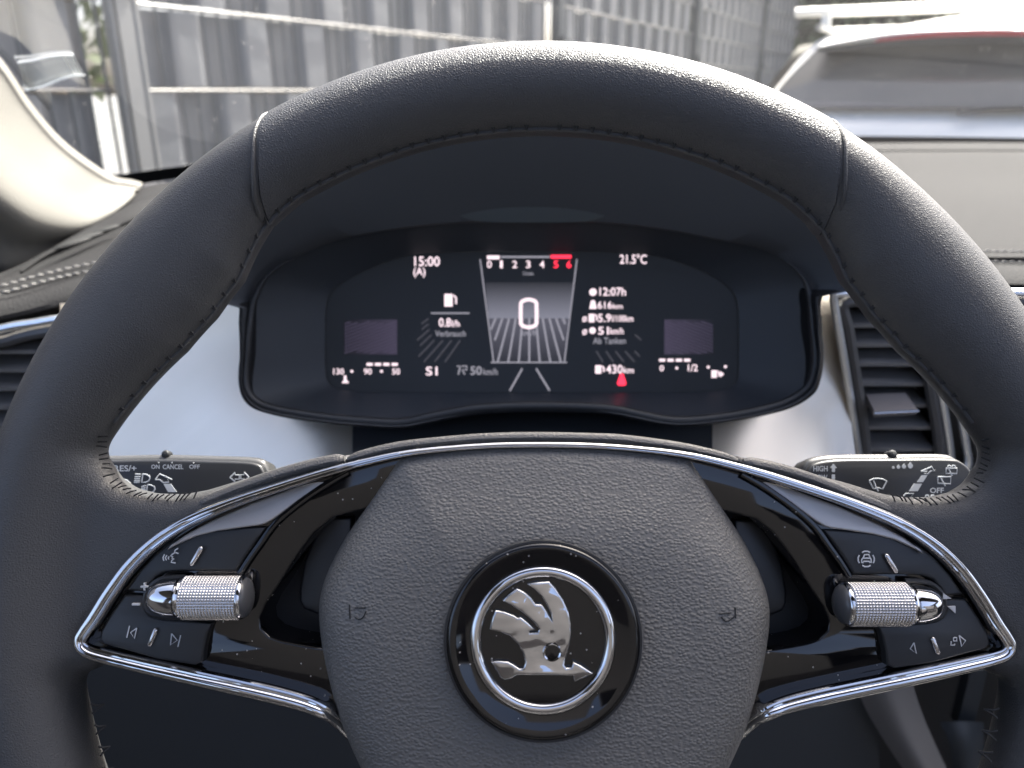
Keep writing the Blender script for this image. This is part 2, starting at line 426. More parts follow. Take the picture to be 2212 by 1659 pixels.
# --- hand stitching along the inner edge
def inner_path(s):          # angles (elevation) from the top down to the spoke, then the spoke opening
    out = []
    for e in np.linspace(90, 22, 68):
        ri = float(r_in(e)); c = (R_OUT+ri)/2; a = (R_OUT-ri)/2+(.0011 if e > 53.3 else .0002); ph = radians(180-13)
        x, y, z = (c+a*cos(ph))*cos(radians(e)), (c+a*cos(ph))*sin(radians(e)), .0165*sin(ph)
        out.append(Vector((MX/2+s*x, y, z)))
    return out
def thread_run(P, pitch, out_dir, size, name='stitching', m=THREAD):
    n = max(2, int(sum((b-a).length for a, b in zip(P, P[1:]))/pitch)); Q = resample(P, n, closed=False); mb = MB()
    for i in range(1, n-1):
        t = (Q[i+1]-Q[i-1]).normalized(); o = out_dir(Q[i]); up = t.cross(o).normalized()
        if up.z < 0: up = -up
        a = Q[i]+up*.0002
        j = random.uniform(.8, 1.2)
        w = (o*.75+up*.35).normalized()
        for sg in (-1, 1):
            mb.tube([a-o*.0006, a+w*size*.5*j+t*sg*size*.22+up*.0006, a+w*size*j+t*sg*size*.5+up*.0001], .00033, 5)
    return mb.build(name, m, rim)
for s in (-1, 1):
    P = inner_path(s)
    cen = Vector((MX/2, 0, 0))
    thread_run(P, .0052, lambda q: Vector((q.x-cen.x, q.y, 0)).normalized(), .0036)
    mb = MB(); mb.tube([p+Vector((0, 0, -.0006)) for p in P], .0008, 6, flat=.7); mb.build('edge_seam', LEATHER, rim)
    low = side_o([WF.p(u, v, .006) for u, v in [(213, 1478), (222, 1520), (226, 1570), (236, 1620), (246, 1680), (262, 1750)]], s)
    thread_run(low, .0050, lambda q: Vector((q.x, q.y, 0)).normalized()*1.0, .0030)
    op = side_o([WF.p(u, v, .004) for u, v in [(236, 930), (232, 958), (238, 1000), (262, 1040), (305, 1063), (372, 1069), (440, 1058)]], s)
    Q = catmull(op, 6)
    mb = MB()
    for i, q in enumerate(resample(Q, 26, False)[1:-1]):
        n_ = Vector((q.x*1.0+.100*(1 if q.x < 0 else -1), q.y-.050, 0)).normalized()
        a = q+n_*.0010+Vector((0, 0, .0010)); j = Vector((random.uniform(-1, 1), random.uniform(-1, 1), 0))*.0006
        mb.tube([a-n_*.0014, a+j+Vector((0, 0, .0006)), a+n_*.0017+j*1.6], .00024, 5)
    mb.build('stitching', THREAD, rim)

# --- padded lip along the top edge of the spokes
def lip(pts, r, name='padded_lip'):
    P = catmull([WF.p(u, v, .0045) for u, v in pts], 8); n = len(P)
    sc = [min(1, .55+.45*min(i, n-1-i)/2.5) for i in range(n)]
    v, f = sweep(P, [(r*cos(2*pi*k/12), r*1.5*sin(2*pi*k/12)) for k in range(12)], scale=sc)
    return obj(name, v, f, LIPM, wheel)
lip([(752, 993), (860, 966), (1000, 951), (1090, 946), (1180, 945), (1270, 947), (1350, 951), (1480, 969), (1592, 996)], .0018)
lip([(430, 1092), (500, 1062), (600, 1027), (680, 1005), (745, 992)], .0022)
lip([(1604, 999), (1670, 1012), (1750, 1036), (1850, 1076), (1930, 1108)], .0022)

# --- chrome surround: one closed band round both spokes
HC = .0118
mid_l = [(1180, 961), (1080, 962), (980, 968), (880, 979), (790, 998), (700, 1022), (600, 1053), (500, 1087), (412, 1124), (340, 1168), (284, 1220), (240, 1279), (205, 1335), (183, 1366), (173, 1386), (183, 1403), (215, 1415), (305, 1437), (440, 1467), (575, 1497), (655, 1518), (700, 1537), (732, 1560), (758, 1590)]
wid_l = [.0009]*3+[.0010, .0012, .0014, .0015, .0017, .0020, .0023, .0025, .0026, .0026, .0024, .0023, .0023, .0024, .0025, .0027, .0028, .0027, .0025, .0023, .0018]
inn = [WF.p(u, v, HC-(.006 if i > 21 else 0)-(.003 if i == 23 else 0)) for i, (u, v) in enumerate(mid_l)]
for s in (-1, 1):
    C = catmull([Vector((p.x, p.y, p.z)) for p in inn], 8); Wd = catmull([Vector((w, 0)) for w in wid_l], 8)
    if s > 0: C = [mir(p) for p in C]
    prof = [(-1.0, -2.2), (-1.0, -.3), (-.93, .15), (-.72, .48), (-.40, .66), (-.05, .62), (.15, .40), (.30, .20), (.42, .20), (.52, .40), (.66, .52), (.82, .45), (.95, .15), (1.0, -.3), (1.0, -2.2)]
    if s > 0: prof = [(-x, y) for x, y in prof][::-1]
    v, f = sweep(C, [(-x, y) for x, y in prof][::-1], scale=[(w.x, w.x*.75+.0004) for w in Wd])
    fixn(obj('chrome_surround', v, f, CHROME, wheel))

# --- gloss black spoke panels with the recess beside the airbag
hub_l = [(1180, 963), (1100, 964), (1020, 968), (940, 976), (880, 986), (864, 992), (852, 1010), (828, 1045), (802, 1082), (770, 1124), (738, 1168), (708, 1222), (690, 1266), (681, 1305), (681, 1350), (689, 1410), (702, 1472), (719, 1535), (740, 1594), (765, 1650), (795, 1715), (840, 1790), (910, 1850), (1010, 1885), (1180, 1895)]
pan_px = [(900, 975), (860, 982), (770, 1004), (700, 1024), (600, 1056), (500, 1092), (415, 1130), (345, 1176), (285, 1230), (238, 1292), (200, 1350), (184, 1384), (192, 1402), (240, 1417), (305, 1433), (440, 1461), (575, 1492), (655, 1512), (705, 1532), (760, 1570), (780, 1540), (740, 1450), (735, 1405), (680, 1398), (640, 1391), (610, 1385), (582, 1375), (564, 1358), (561, 1335), (575, 1305), (602, 1266), (640, 1203), (680, 1150), (720, 1117), (790, 1100), (860, 1060), (930, 1000)]
PZ = .0078
for s in (-1, 1):
    o = side([WF.p(u, v, PZ)[:2] for u, v in pan_px], s)
    v, f = plate(o, -.012, PZ, .0007, 3); pan = obj('spoke_panel', v, f, GLOSS, wheel)
    # floor and inner wall of the recess
    rec = [(800, 1090), (720, 1105), (670, 1140), (625, 1200), (585, 1266), (552, 1320), (545, 1362), (575, 1390), (640, 1405), (800, 1420)]
    v, f = plate(side([WF.p(u, v, -.010)[:2] for u, v in rec], s), -.014, -.0095, .0006, 2); obj('recess_floor', v, f, MATTE, wheel)
    wl = [(715, 1118), (680, 1155), (655, 1215), (645, 1275), (646, 1300), (655, 1316), (690, 1330), (760, 1330), (760, 1118)]
    v, f = plate(side([WF.p(u, v, -.004)[:2] for u, v in wl], s), -.010, -.004, .0012, 3); obj('airbag_housing', v, f, SATIN, wheel)
    # slim bright edge where the panel turns down into the recess
    P = catmull([WF.p(u, v, PZ-.0002) for u, v in [(583, 1376), (600, 1383), (630, 1390), (660, 1395), (684, 1399)]], 5)
    mb = MB(); mb.tube([mir(p) for p in P] if s > 0 else P, .00035, 6); mb.build('edge_highlight_strip', GLOSS, pan)
    # satin wing above the buttons, sky light held in its grey
    wing = [(744, 1020), (735, 1020), (650, 1046), (540, 1086), (455, 1124), (410, 1150), (388, 1166), (420, 1148), (470, 1137), (520, 1134), (572, 1131), (590, 1122), (640, 1082), (700, 1042)]
    wing = [(744, 1021), (650, 1048), (540, 1088), (455, 1126), (405, 1153), (372, 1177), (366, 1187), (376, 1180), (425, 1158), (470, 1147), (520, 1140), (560, 1135), (574, 1131), (592, 1120), (640, 1084), (700, 1044)]
    v, f = plate(side([WF.p(u, v, .0105)[:2] for u, v in wing], s), .006, .0112, .0006, 3, dz=lambda x, y: -(y-.022)*.22); obj('wing_trim', v, f, SATIN_G, wheel)
    # polished chamfer running from the wing down beside the buttons
    P = catmull([WF.p(u, v, .0092) for u, v in [(752, 1020), (700, 1050), (640, 1092), (594, 1132), (560, 1178), (540, 1206), (518, 1240)]], 6)
    mb = MB(); mb.tube([mir(p) for p in P] if s > 0 else P, .0011, 8, flat=.6); mb.build('gloss_chamfer', GLOSS, pan)

# --- button pods
but1 = [(572, 1140), (520, 1140), (440, 1147), (400, 1155), (366, 1170), (330, 1199), (300, 1232), (272, 1274), (276, 1277), (312, 1280), (318, 1268), (336, 1246), (352, 1238), (380, 1235), (508, 1235), (530, 1200), (552, 1168)]
but2 = [(267, 1285), (314, 1287), (309, 1300), (310, 1314), (315, 1324), (327, 1332), (350, 1337), (400, 1341), (456, 1347), (448, 1368), (441, 1400), (438, 1430), (420, 1437), (338, 1424), (257, 1401), (224, 1392), (215, 1382), (218, 1362), (237, 1328)]
BZ = .0112
bt = {}
for s in (-1, 1):
    for k, px in enumerate((but1, but2)):
        v, f = plate(side([WF.p(u, v, BZ)[:2] for u, v in px], s), .006, BZ, .0009, 4, dz=lambda x, y: -(y+.01)*.03)
        bt[s, k] = obj('button_pad', v, f, SATIN, wheel)
    # raised collar round the end of the scroll wheel
    P = catmull([WF.p(u, v, .0105) for u, v in [(400, 1247), (352, 1250), (325, 1268), (314, 1292), (318, 1318), (340, 1330), (390, 1334)]], 6)
    mb = MB(); mb.tube([mir(p) for p in P] if s > 0 else P, .0009, 8); mb.build('collar', SATIN, wheel)
def px_side(pts, s, h): return side_o([WF.p(u, v, h) for u, v in pts], s)
ticks = {(-1, 0): [(436, 1181), (412, 1222)], (-1, 1): [(338, 1357), (322, 1396)], (1, 0): [(1913, 1197), (1938, 1238)], (1, 1): [(2013, 1376), (2027, 1413)]}
for k, px in ticks.items():
    a, b = WF.ps(px, BZ+.0004); mb = MB()
    P = [a.lerp(b, t) for t in (0, .04, .1, .5, .9, .96, 1)]
    v, f = sweep(P, [(.0008*cos(2*pi*q/10), .0007*sin(2*pi*q/10)) for q in range(10)], scale=[.35, .8, 1, 1, 1, .8, .35]); obj('chrome_tick', v, f, CHROME_S, bt[k])
def zz(o, s, pts): return [(o[0]+s*x, o[1]+s*y) for x, y in pts]
Lz = lambda *p: zz((201.6, 1123.3), .1910, p); Rz = lambda *p: zz((1757, 1123.3), .2257, p)
ih = BZ+.00035
def icon(name, par, lines=(), polys=(), w=.00019):
    mb = MB(); strokes(mb, WF, lines, ih, w, .4)
    if polys: fills(mb, WF, polys, BZ-.0005, ih+.0001)
    mb.build(name, ICON, par)
icon('voice_icon', bt[-1, 0], [Lz((958, 322), (925, 340), (918, 372), (893, 388), (873, 406), (900, 414), (886, 430), (912, 440), (888, 456), (880, 478), (928, 487)), Lz((930, 368), (962, 380)), Lz((856, 412), (848, 430), (853, 446)), Lz((832, 398), (814, 428), (828, 456)), Lz((806, 388), (788, 425), (798, 462))])
icon('plus_icon', bt[-1, 0], polys=[Lz((532, 746), (618, 746), (618, 764), (532, 764))], w=.0002)
icon('plus_icon', bt[-1, 0], polys=[Lz((566, 712), (584, 712), (584, 798), (566, 798))], w=.0002)
icon('minus_icon', bt[-1, 1], polys=[Lz((435, 943), (522, 943), (522, 967), (435, 967))])
icon('previous_icon', bt[-1, 1], [Lz((410, 1197), (378, 1330)), Lz((492, 1222), (422, 1272), (464, 1340), (492, 1222))])
icon('next_icon', bt[-1, 1], [Lz((988, 1303), (956, 1435)), Lz((886, 1285), (948, 1360), (873, 1414), (886, 1285))])
icon('driver_assist_icon', bt[1, 0], [Rz((466, 312), (488, 300), (520, 300), (542, 312)), Rz((440, 336), (428, 362), (430, 392), (440, 412)), Rz((568, 336), (582, 362), (582, 392), (572, 412)), Rz((468, 434), (492, 447), (524, 447), (548, 434)), Rz((462, 408), (463, 378), (478, 362), (490, 332), (530, 332), (542, 362), (552, 378), (553, 406), (538, 406), (536, 396), (480, 396), (478, 408), (462, 408)), Rz((474, 366), (546, 366))], w=.00022)
icon('up_icon', bt[1, 0], polys=[Rz((1243, 700), (1322, 752), (1243, 758))])
icon('down_icon', bt[1, 1], polys=[Rz((1288, 830), (1362, 824), (1362, 894))])
icon('left_icon', bt[1, 1], [Rz((963, 1175), (927, 1232), (986, 1278), (963, 1175))])
icon('view_icon', bt[1, 1], [Rz((1342, 1126), (1372, 1126), (1372, 1158), (1342, 1158), (1342, 1126)), Rz((1320, 1160), (1316, 1197), (1352, 1197), (1354, 1184))])
icon('right_icon', bt[1, 1], [Rz((1395, 1105), (1457, 1155), (1420, 1210), (1395, 1105))])

# --- knurled scroll wheels
def scroll(s):
    c = WF.p(440, 1291, .0135) if s < 0 else WF.p(1912, 1305, .0135)
    d = -s            # +x runs from the chrome nose to the open end on the left one
    u2 = lambda u: (WF.p(u, 1291, .0135).x-c.x)
    if s < 0: xn, xk0, xk1, xe = u2(322), u2(399), u2(520), u2(548)
    else: xn, xk0, xk1, xe = [WF.p(u, 1305, .0135).x-c.x for u in (2031, 1957, 1831, 1800)]
    R = .0063
    na, nx = 46, 19; rows = []
    for i in range(nx*4+1):
        x = xk0+(xk1-xk0)*i/(nx*4); row = []
        for j in range(na*4):
            a = 2*pi*j/(na*4); ph = (i//4 % 2)*0
            h = .00048*(abs(sin(j*pi/4))*abs(sin(i*pi/4)))**.8
            row.append(c+Vector((x, (R+h)*sin(a), (R+h)*cos(a))))
        rows.append(row)
    v, f = grid(rows, True); fixn(obj('knurled_barrel', v, f, CHROME_S, wheel, sharp=60))
    e = 1 if xk1 > xk0 else -1
    v, f = lathe([(R*.99, xk1), (R*1.03, xk1+e*.0004), (R*1.02, xk1+e*.0010), (R*.96, xk1+e*.0014)], 64, 'x', c); fixn(obj('barrel_ring', v, f, CHROME, wheel))
    v, f = lathe([(R*.97, xk1+e*.0012), (R*.93, xk1+e*.0018), (R*.86, xk1+e*.0024), (R*.6, xe*.78+xk1*.22), (0.0001, xe*.85+xk1*.15)], 48, 'x', c); fixn(obj('barrel_cap', v, f, mat('cap_plastic', (.07, .07, .072), .28), wheel))
    v, f = lathe([(R*.99, xk0), (R*1.02, xk0-e*.0005), (R*.98, xk0-e*.0011), (R*.80, xk0-e*.0012), (R*.80, xk0-e*.0018), (R*.93, xk0-e*.0019)]
                 + [(R*.93*cos(t)**.55, xk0-e*.0019+(xn-(xk0-e*.0019))*sin(t)) for t in [k*pi/2/14*.999 for k in range(1, 15)]], 64, 'x', c)
    fixn(obj('chrome_nose', v, f, CHROME, wheel))
scroll(-1); scroll(1)

# --- airbag cover
HZ = .0085
hl = [WF.p(u, v, HZ)[:2] for u, v in hub_l]
hub_out = [Vector(p) for p in hl] + [mir(Vector(p)) for p in hl[-2:0:-1]]
hub_out = resample(catmull(hub_out, 6, True), 260)
if area2([tuple(p) for p in hub_out]) < 0: hub_out.reverse()
HCN = Vector((MX/2, -.030))
hang = np.array([atan2(p.y-HCN.y, p.x-HCN.x) for p in hub_out]); hrad = np.array([(p-HCN).length for p in hub_out])
o_ = np.argsort(hang); hang, hrad = hang[o_], hrad[o_]
def hub_h(s, y):
    e = np.interp(s, [0, .25, .5, .7, .82, .88, .93, .965, .985, 1.0], [.0235, .0232, .0222, .0206, .0188, .0170, .0142, .0108, .0075, .0030])
    et = np.interp(s, [0, .25, .5, .62, .72, .82, .90, .95, .985, 1.0], [.0235, .0232, .0226, .0218, .0207, .0192, .0177, .0166, .0153, .0140])
    w = min(1, max(0, (y-.012)/.026)); w = w*w*(3-2*w)
    return float(e*(1-w)+(et-.0046*max(0, (s-.5)/.5)**1.2)*w)
def hub_z(x, y):
    a = atan2(y-HCN.y, x-HCN.x); r = hypot(x-HCN.x, y-HCN.y)
    return hub_h(min(1, r/np.interp(a, hang, hrad, period=2*pi)), y)
rows = []
for s_ in [0.0001]+list(np.linspace(.06, .80, 16))+list(np.linspace(.83, 1.0, 14)):
    rows.append([Vector((HCN.x+(p.x-HCN.x)*s_, HCN.y+(p.y-HCN.y)*s_, hub_h(s_, HCN.y+(p.y-HCN.y)*s_))) for p in hub_out])
rows.append([Vector((HCN.x+(p.x-HCN.x), HCN.y+(p.y-HCN.y), -.02)) for p in hub_out])
v, f = grid(rows, True); hub = obj('airbag_cover', v, f, PEBBLE, wheel, sharp=None); fixn(hub)
def on_hub(u, v):
    z = .018
    for _ in range(4): p = WF.p(u, v, z); z = hub_z(p.x, p.y)
    return Vector((p.x, p.y, z+.0001))
for name, lines in (('horn_icon', [[(755, 1306), (756, 1337)], [(766, 1313), (790, 1313)], [(767, 1333), (775, 1338), (784, 1334), (791, 1320)]]),
                    ('horn_icon', [[(1588, 1312), (1589, 1335)], [(1553, 1326), (1578, 1324)], [(1558, 1333), (1568, 1342), (1580, 1337), (1590, 1328)]])):
    mb = MB()
    for ln in lines: mb.tube(catmull([on_hub(*q) for q in ln], 3), .00022, 6)
    mb.build(name, ICON_D, hub)

# --- emblem
EC = WF.p(1173.5, 1385, .0262); RD = (WF.p(1381.5, 1385, .0262)-WF.p(966, 1385, .0262)).x/2
EH = .0262
v, f = lathe([(RD+.0006, .0150), (RD+.0006, EH-.0010), (RD, EH-.0002), (RD*.985, EH+.0003), (RD*.96, EH+.0004), (RD*.90, EH-.0001), (RD*.80, EH-.0010), (RD*.72, EH-.0014), (RD*.64, EH-.0014), (RD*.3, EH-.0013), (.0001, EH-.0013)], 128, 'z', (EC.x, EC.y, 0))
emb = fixn(obj('emblem_disc', v, f, GLOSS, wheel, sharp=None))
mb = MB(); mb.add(*lathe([(RD+.0008, EH-.0014), (RD+.0011, EH-.0009), (RD+.0009, EH-.0003), (RD+.0002, EH-.0003)], 128, 'z', (EC.x, EC.y, 0))); fixn(mb.build('disc_edge', SATIN, emb))
RO = (WF.p(1173+157.5, 1385, .024)-WF.p(1173, 1385, .024)).x; RI = (WF.p(1173+132.8, 1385, .024)-WF.p(1173, 1385, .024)).x
rc, ra = (RO+RI)/2, (RO-RI)/2
v, f = lathe([(rc+ra*cos(t), EH-.0015+.0016*sin(t)**.75) for t in [pi*k/12 for k in range(13)]], 128, 'z', (EC.x, EC.y, 0)); fixn(obj('emblem_ring', v, f, CHROME, emb, sharp=None))
bird = [(675, 395), (760, 380), (850, 375), (900, 430), (960, 520), (1000, 610), (1020, 700), (1025, 780), (1010, 870), (985, 960), (968, 1025), (985, 1048), (1022, 1045), (1035, 1000), (1100, 1030), (1150, 1062), (1195, 1092), (1140, 1118), (1045, 1160), (1034, 1112), (900, 1107), (600, 1104), (560, 1132), (505, 1142), (470, 1125), (440, 1070), (395, 1000), (450, 993), (530, 1000), (580, 1028), (620, 1055), (650, 1050), (662, 1005), (645, 930), (605, 862), (545, 802), (470, 770), (385, 752), (400, 680), (430, 598), (500, 610), (580, 640), (606, 660), (625, 650), (680, 690), (742, 750), (700, 762), (702, 775), (760, 772), (768, 745), (735, 700), (680, 650), (620, 605), (550, 558), (483, 526), (540, 470), (600, 430), (660, 460), (710, 500), (745, 552), (790, 552), (820, 590), (850, 640), (876, 690), (858, 620), (830, 560), (785, 490), (735, 440)]
Ez = lambda pts: zz((950.4, 1152.0), .2777, pts)
bo = [WF.p(u, v, EH+.0005)[:2] for u, v in Ez(bird)]
v, f = plate(bo, EH-.0016, EH+.0006, .0006, 4); obj('winged_arrow', v, f, mat('emblem_chrome', (.55, .55, .555), .06, metal=1, bump=('noise', 75, .0018)), emb)
ey = WF.p(*Ez([(872, 925)])[0], EH+.0006)
mb = MB(); mb.add(*lathe([(.0027, 0), (.0025, .0005), (.0021, .0003), (.0019, -.0004)], 40, 'z', (ey.x, ey.y, EH+.0006))); fixn(mb.build('eye_ring', CHROME, emb))
mb = MB(); mb.add(*lathe([(.0020, .0001), (.0001, .0002)], 40, 'z', (ey.x, ey.y, EH+.0006))); mb.build('eye', GLOSS, emb)
# --- the column boss behind the wheel
v, f = lathe([(.045, -.012), (.050, -.022), (.052, -.075)], 48, 'z', (MX/2, -.012, 0)); fixn(obj('hub_boss', v, f, MATTE, wheel))

# ================================================================== CONTROL STALKS
def stalk(s, outline, label):
    c = cam(410 if s < 0 else 1922, 1040, .325)
    fr = Frame(c, CR, CU*cos(radians(14)) - CF*sin(radians(14)) * -1)
    st = thing('control_stalk', label, 'control stalk', fr.M, 'control stalks behind the steering wheel')
    o = catmull([fr.p(u, v, 0)[:2] for u, v in outline], 4, True)
    v, f = plate(o, -.010, 0, .0014, 4); body = obj('paddle', v, f, SATIN, st)
    # bright bevelled shoulder behind the printed face
    v, f = plate([(p[0], p[1]+.0028) for p in o], -.018, -.0042, .0032, 5); obj('paddle_shoulder', v, f, SATIN_ST, st)
    ax = c - CR*.0 ; inner = fr.p(560 if s < 0 else 1760, 1085, -.010); mb = MB()
    mb.tube([inner, inner+Vector((-s*.045, -.012, -.012)), inner+Vector((-s*.07, -.016, -.022))], .009, 12); mb.build('stalk_arm', SATIN, st)
    return fr, st, body
SATIN_ST = mat('stalk_shoulder_plastic', (.06, .06, .06), .30)
LEGEND = mat('stalk_print', (.50, .52, .53), .5)
fl, stl, pl = stalk(-1, [(150, 1005), (180, 994), (245, 993), (330, 991), (430, 993), (525, 996), (556, 1001), (568, 1012), (577, 1040), (580, 1080), (560, 1115), (400, 1125), (200, 1125), (150, 1100)], 'left control stalk marked RES/+, ON, CANCEL and OFF')
fr_, str_, pr = stalk(1, [(1750, 1008), (1768, 997), (1820, 991), (1950, 990), (2050, 990), (2078, 997), (2098, 1015), (2108, 1040), (2095, 1085), (2060, 1115), (1900, 1125), (1780, 1120), (1742, 1085), (1742, 1035)], 'right control stalk marked HIGH, LOW and OFF with wiper symbols')
sz = lambda *p: zz((218.9, 950.4), .18228, p)      # detail coordinates to the measured frame
tz = lambda *p: zz((1716.6, 950.4), .1875, p)
def leg(fr, par, s, box, fn):
    (a, b), (c_, d) = fn((box[0], box[1]), (box[2], box[3])); text('legend', s, fr, (a, b, c_, d), .00015, LEGEND, par, .015)
leg(fl, pl, 'RES/+', (150, 300, 415, 372), sz); leg(fl, pl, 'ON', (592, 292, 690, 342), sz); leg(fl, pl, 'CANCEL', (728, 290, 972, 346), sz); leg(fl, pl, 'OFF', (1042, 292, 1166, 342), sz)
def sticon(name, fr, par, lines=(), polys=(), w=.00028):
    mb = MB(); strokes(mb, fr, lines, .0001, w, .4)
    if polys: fills(mb, fr, polys, -.0004, .0002)
    mb.build(name, LEGEND, par)
sticon('dot_mark', fl, pl, polys=[sz((672, 262), (686, 262), (686, 276), (672, 276))]); sticon('dot_mark', fl, pl, polys=[sz((828, 262), (842, 262), (842, 276), (828, 276))]); sticon('dot_mark', fl, pl, polys=[sz((1084, 264), (1098, 264), (1098, 278), (1084, 278))])
sticon('high_beam_icon', fl, pl, [sz((490, 404), (535, 410), (570, 430), (576, 455), (560, 485), (525, 502), (478, 502), (490, 404))]+[sz((402-a, 406+a*6), (465-a*.7, 406+a*6)) for a in (0, 5, 9, 13, 16)])
sticon('low_beam_icon', fl, pl, [sz((545, 530), (590, 535), (628, 555), (635, 580), (618, 612), (585, 630), (535, 630), (545, 530))]+[sz((475-a, 556+a*5), (524, 540+a*5)) for a in (0, 5, 9, 13, 17)])
sticon('arrow_icon', fl, pl, [sz((640, 470), (690, 402), (838, 468), (788, 470), (800, 500), (735, 506), (692, 470), (640, 470))])
sticon('arrow_stem', fl, pl, polys=[sz((735, 520), (825, 520), (895, 618), (790, 618))])
sticon('gauge_icon', fl, pl, [sz((210, 480), (250, 466), (300, 475), (340, 510), (348, 550), (330, 590)), sz((262, 480), (262, 500)), sz((300, 490), (294, 505)), sz((330, 520), (312, 528)), sz((235, 530), (262, 550))])
sticon('turn_signal_icon', fl, pl, [sz((1525, 445), (1585, 385), (1585, 415), (1635, 415), (1635, 465), (1585, 465), (1585, 495), (1525, 445)), sz((1748, 440), (1692, 382), (1692, 412), (1652, 412), (1652, 462), (1692, 462), (1692, 495), (1748, 440))])
leg(fr_, pr, 'HIGH', (215, 298, 380, 362), tz); leg(fr_, pr, 'LOW', (232, 400, 376, 462), tz); leg(fr_, pr, 'OFF', (1560, 550, 1718, 612), tz)
sticon('arrow_up_icon', fr_, pr, polys=[tz((410, 320), (448, 275), (488, 322), (466, 324), (466, 368), (430, 368), (430, 322))])
sticon('arrow_stem', fr_, pr, polys=[tz((428, 398), (465, 398), (465, 462), (428, 462))]); sticon('arrow_stem', fr_, pr, polys=[tz((428, 484), (465, 484), (465, 520), (428, 520))])
sticon('wiper_icon', fr_, pr, [tz((858, 470), (905, 448), (960, 444), (1015, 452), (1062, 474), (1012, 565), (978, 555), (955, 552), (925, 560), (905, 560), (858, 470)), tz((908, 468), (938, 545), (962, 590))])
for i, (x, y, r) in enumerate(((1138, 318, 15), (1196, 312, 20), (1260, 306, 24), (1334, 298, 30))):
    sticon('drop_icon', fr_, pr, polys=[tz(*[(x+r*cos(t), y+r*sin(t)) for t in [pi*k/8*1.0-.3 for k in range(0, 13)]], (x, y-1.5*r))])
sticon('arrow_icon', fr_, pr, [tz((1455, 362), (1580, 308), (1610, 358), (1570, 355), (1535, 390), (1490, 388), (1525, 360), (1455, 362))])
sticon('arrow_stem', fr_, pr, polys=[tz((1465, 405), (1530, 405), (1480, 486), (1410, 486))]); sticon('arrow_stem', fr_, pr, polys=[tz((1375, 504), (1468, 504), (1418, 590), (1318, 590))])
sticon('arrow_icon', fr_, pr, [tz((1170, 682), (1225, 680), (1280, 616), (1372, 618), (1330, 668), (1428, 672), (1385, 700))])
sticon('rear_wiper_icon', fr_, pr, [tz((1648, 425), (1800, 425), (1795, 505), (1650, 500), (1648, 425)), tz((1680, 430), (1735, 530))])
sticon('rear_washer_icon', fr_, pr, [tz((1745, 325), (1872, 325), (1868, 388), (1742, 386), (1745, 325)), tz((1775, 335), (1812, 412)), tz((1762, 310), (1775, 292), (1792, 296), (1800, 312)), tz((1812, 310), (1822, 292), (1842, 294), (1850, 312))])
sticon('washer_icon', fr_, pr, [tz((1478, 690), (1530, 668), (1600, 668), (1650, 690)), tz((1505, 655), (1515, 635), (1538, 636), (1546, 655)), tz((1570, 655), (1580, 635), (1600, 636), (1610, 655))])
nb = fl.p(360, 982, -.006); mb = MB(); mb.add(*lathe([(.0018, -.002), (.0018, .001), (.0012, .0018), (.0001, .0020)], 16, 'z', (nb.x, nb.y, nb.z))); fixn(mb.build('slider_nub', MATTE, stl))
nb = fr_.p(1716.6+1115*.1875, 983, -.006); mb = MB(); mb.add(*lathe([(.0020, -.003), (.0020, .001), (.0014, .0018), (.0001, .0021)], 16, 'z', (nb.x, nb.y, nb.z))); fixn(mb.build('slider_nub', MATTE, str_))

# ================================================================== INSTRUMENT CLUSTER
cb = cam(1150, 880, .45)
cl = thing('instrument_cluster', 'dark hooded digital instrument cluster showing 0 km/h behind the steering wheel', 'instrument cluster', Matrix.Translation(cb))
SF = Frame(cam(1147, 695, .472), CR, CU)
def ring_px(pts, n, closed=True):
    P = catmull([Vector(p) for p in pts], 8, closed)
    c = Vector((1147, 690)); A = []
    P2 = [(atan2(-(p.y-c.y), p.x-c.x), (p-c).length) for p in P]; P2.sort()
    a = np.array([q[0] for q in P2]); r = np.array([q[1] for q in P2])
    return [Vector((c.x+np.interp(t, a, r, period=2*pi)*cos(t), c.y-np.interp(t, a, r, period=2*pi)*sin(t))) for t in [2*pi*k/n for k in range(n)]]
NR = 480
scr = [(703, 800), (702, 700), (706, 650), (722, 622), (775, 590), (840, 563), (900, 549), (1000, 544), (1147, 543), (1300, 544), (1400, 549), (1470, 566), (1530, 590), (1575, 620), (1592, 650), (1596, 700), (1596, 800), (1590, 826), (1560, 842), (1450, 847), (1147, 848), (850, 847), (740, 842), (710, 826)]
bez = [(528, 830), (531, 760), (537, 700), (548, 648), (580, 594), (640, 556), (735, 518), (880, 492), (1000, 482), (1147, 480), (1300, 482), (1420, 494), (1550, 518), (1650, 540), (1700, 566), (1735, 600), (1750, 640), (1758, 700), (1764, 770), (1758, 815), (1740, 845), (1690, 874), (1600, 896), (1500, 909), (1440, 908), (1380, 896), (1320, 884), (1240, 879), (1147, 878), (1060, 881), (1000, 888), (930, 902), (870, 914), (800, 912), (700, 903), (600, 887), (550, 868)]
hod = [(524, 835), (525, 760), (523, 700), (520, 657), (476, 652), (474, 600), (500, 520), (570, 430), (680, 340), (850, 270), (1000, 240), (1147, 232), (1300, 240), (1450, 270), (1610, 335), (1740, 410), (1835, 500), (1868, 570), (1866, 628), (1775, 634), (1768, 700), (1772, 770), (1765, 820), (1748, 852), (1695, 882), (1602, 903), (1500, 916), (1440, 915), (1378, 903), (1318, 891), (1240, 886), (1147, 885), (1060, 888), (1002, 895), (932, 909), (870, 921), (798, 919), (698, 910), (598, 894), (546, 875)]
rs, rb, rh = ring_px(scr, NR), ring_px(bez, NR), ring_px(hod, NR)
def dep(k, lo, hi):      # depth by height on the ring: hi for the top of the hood, lo at the bottom
    t = .5+.5*sin(2*pi*k/NR); return lo+(hi-lo)*t
R0 = [cam(p.x, p.y, .470) for p in rs]
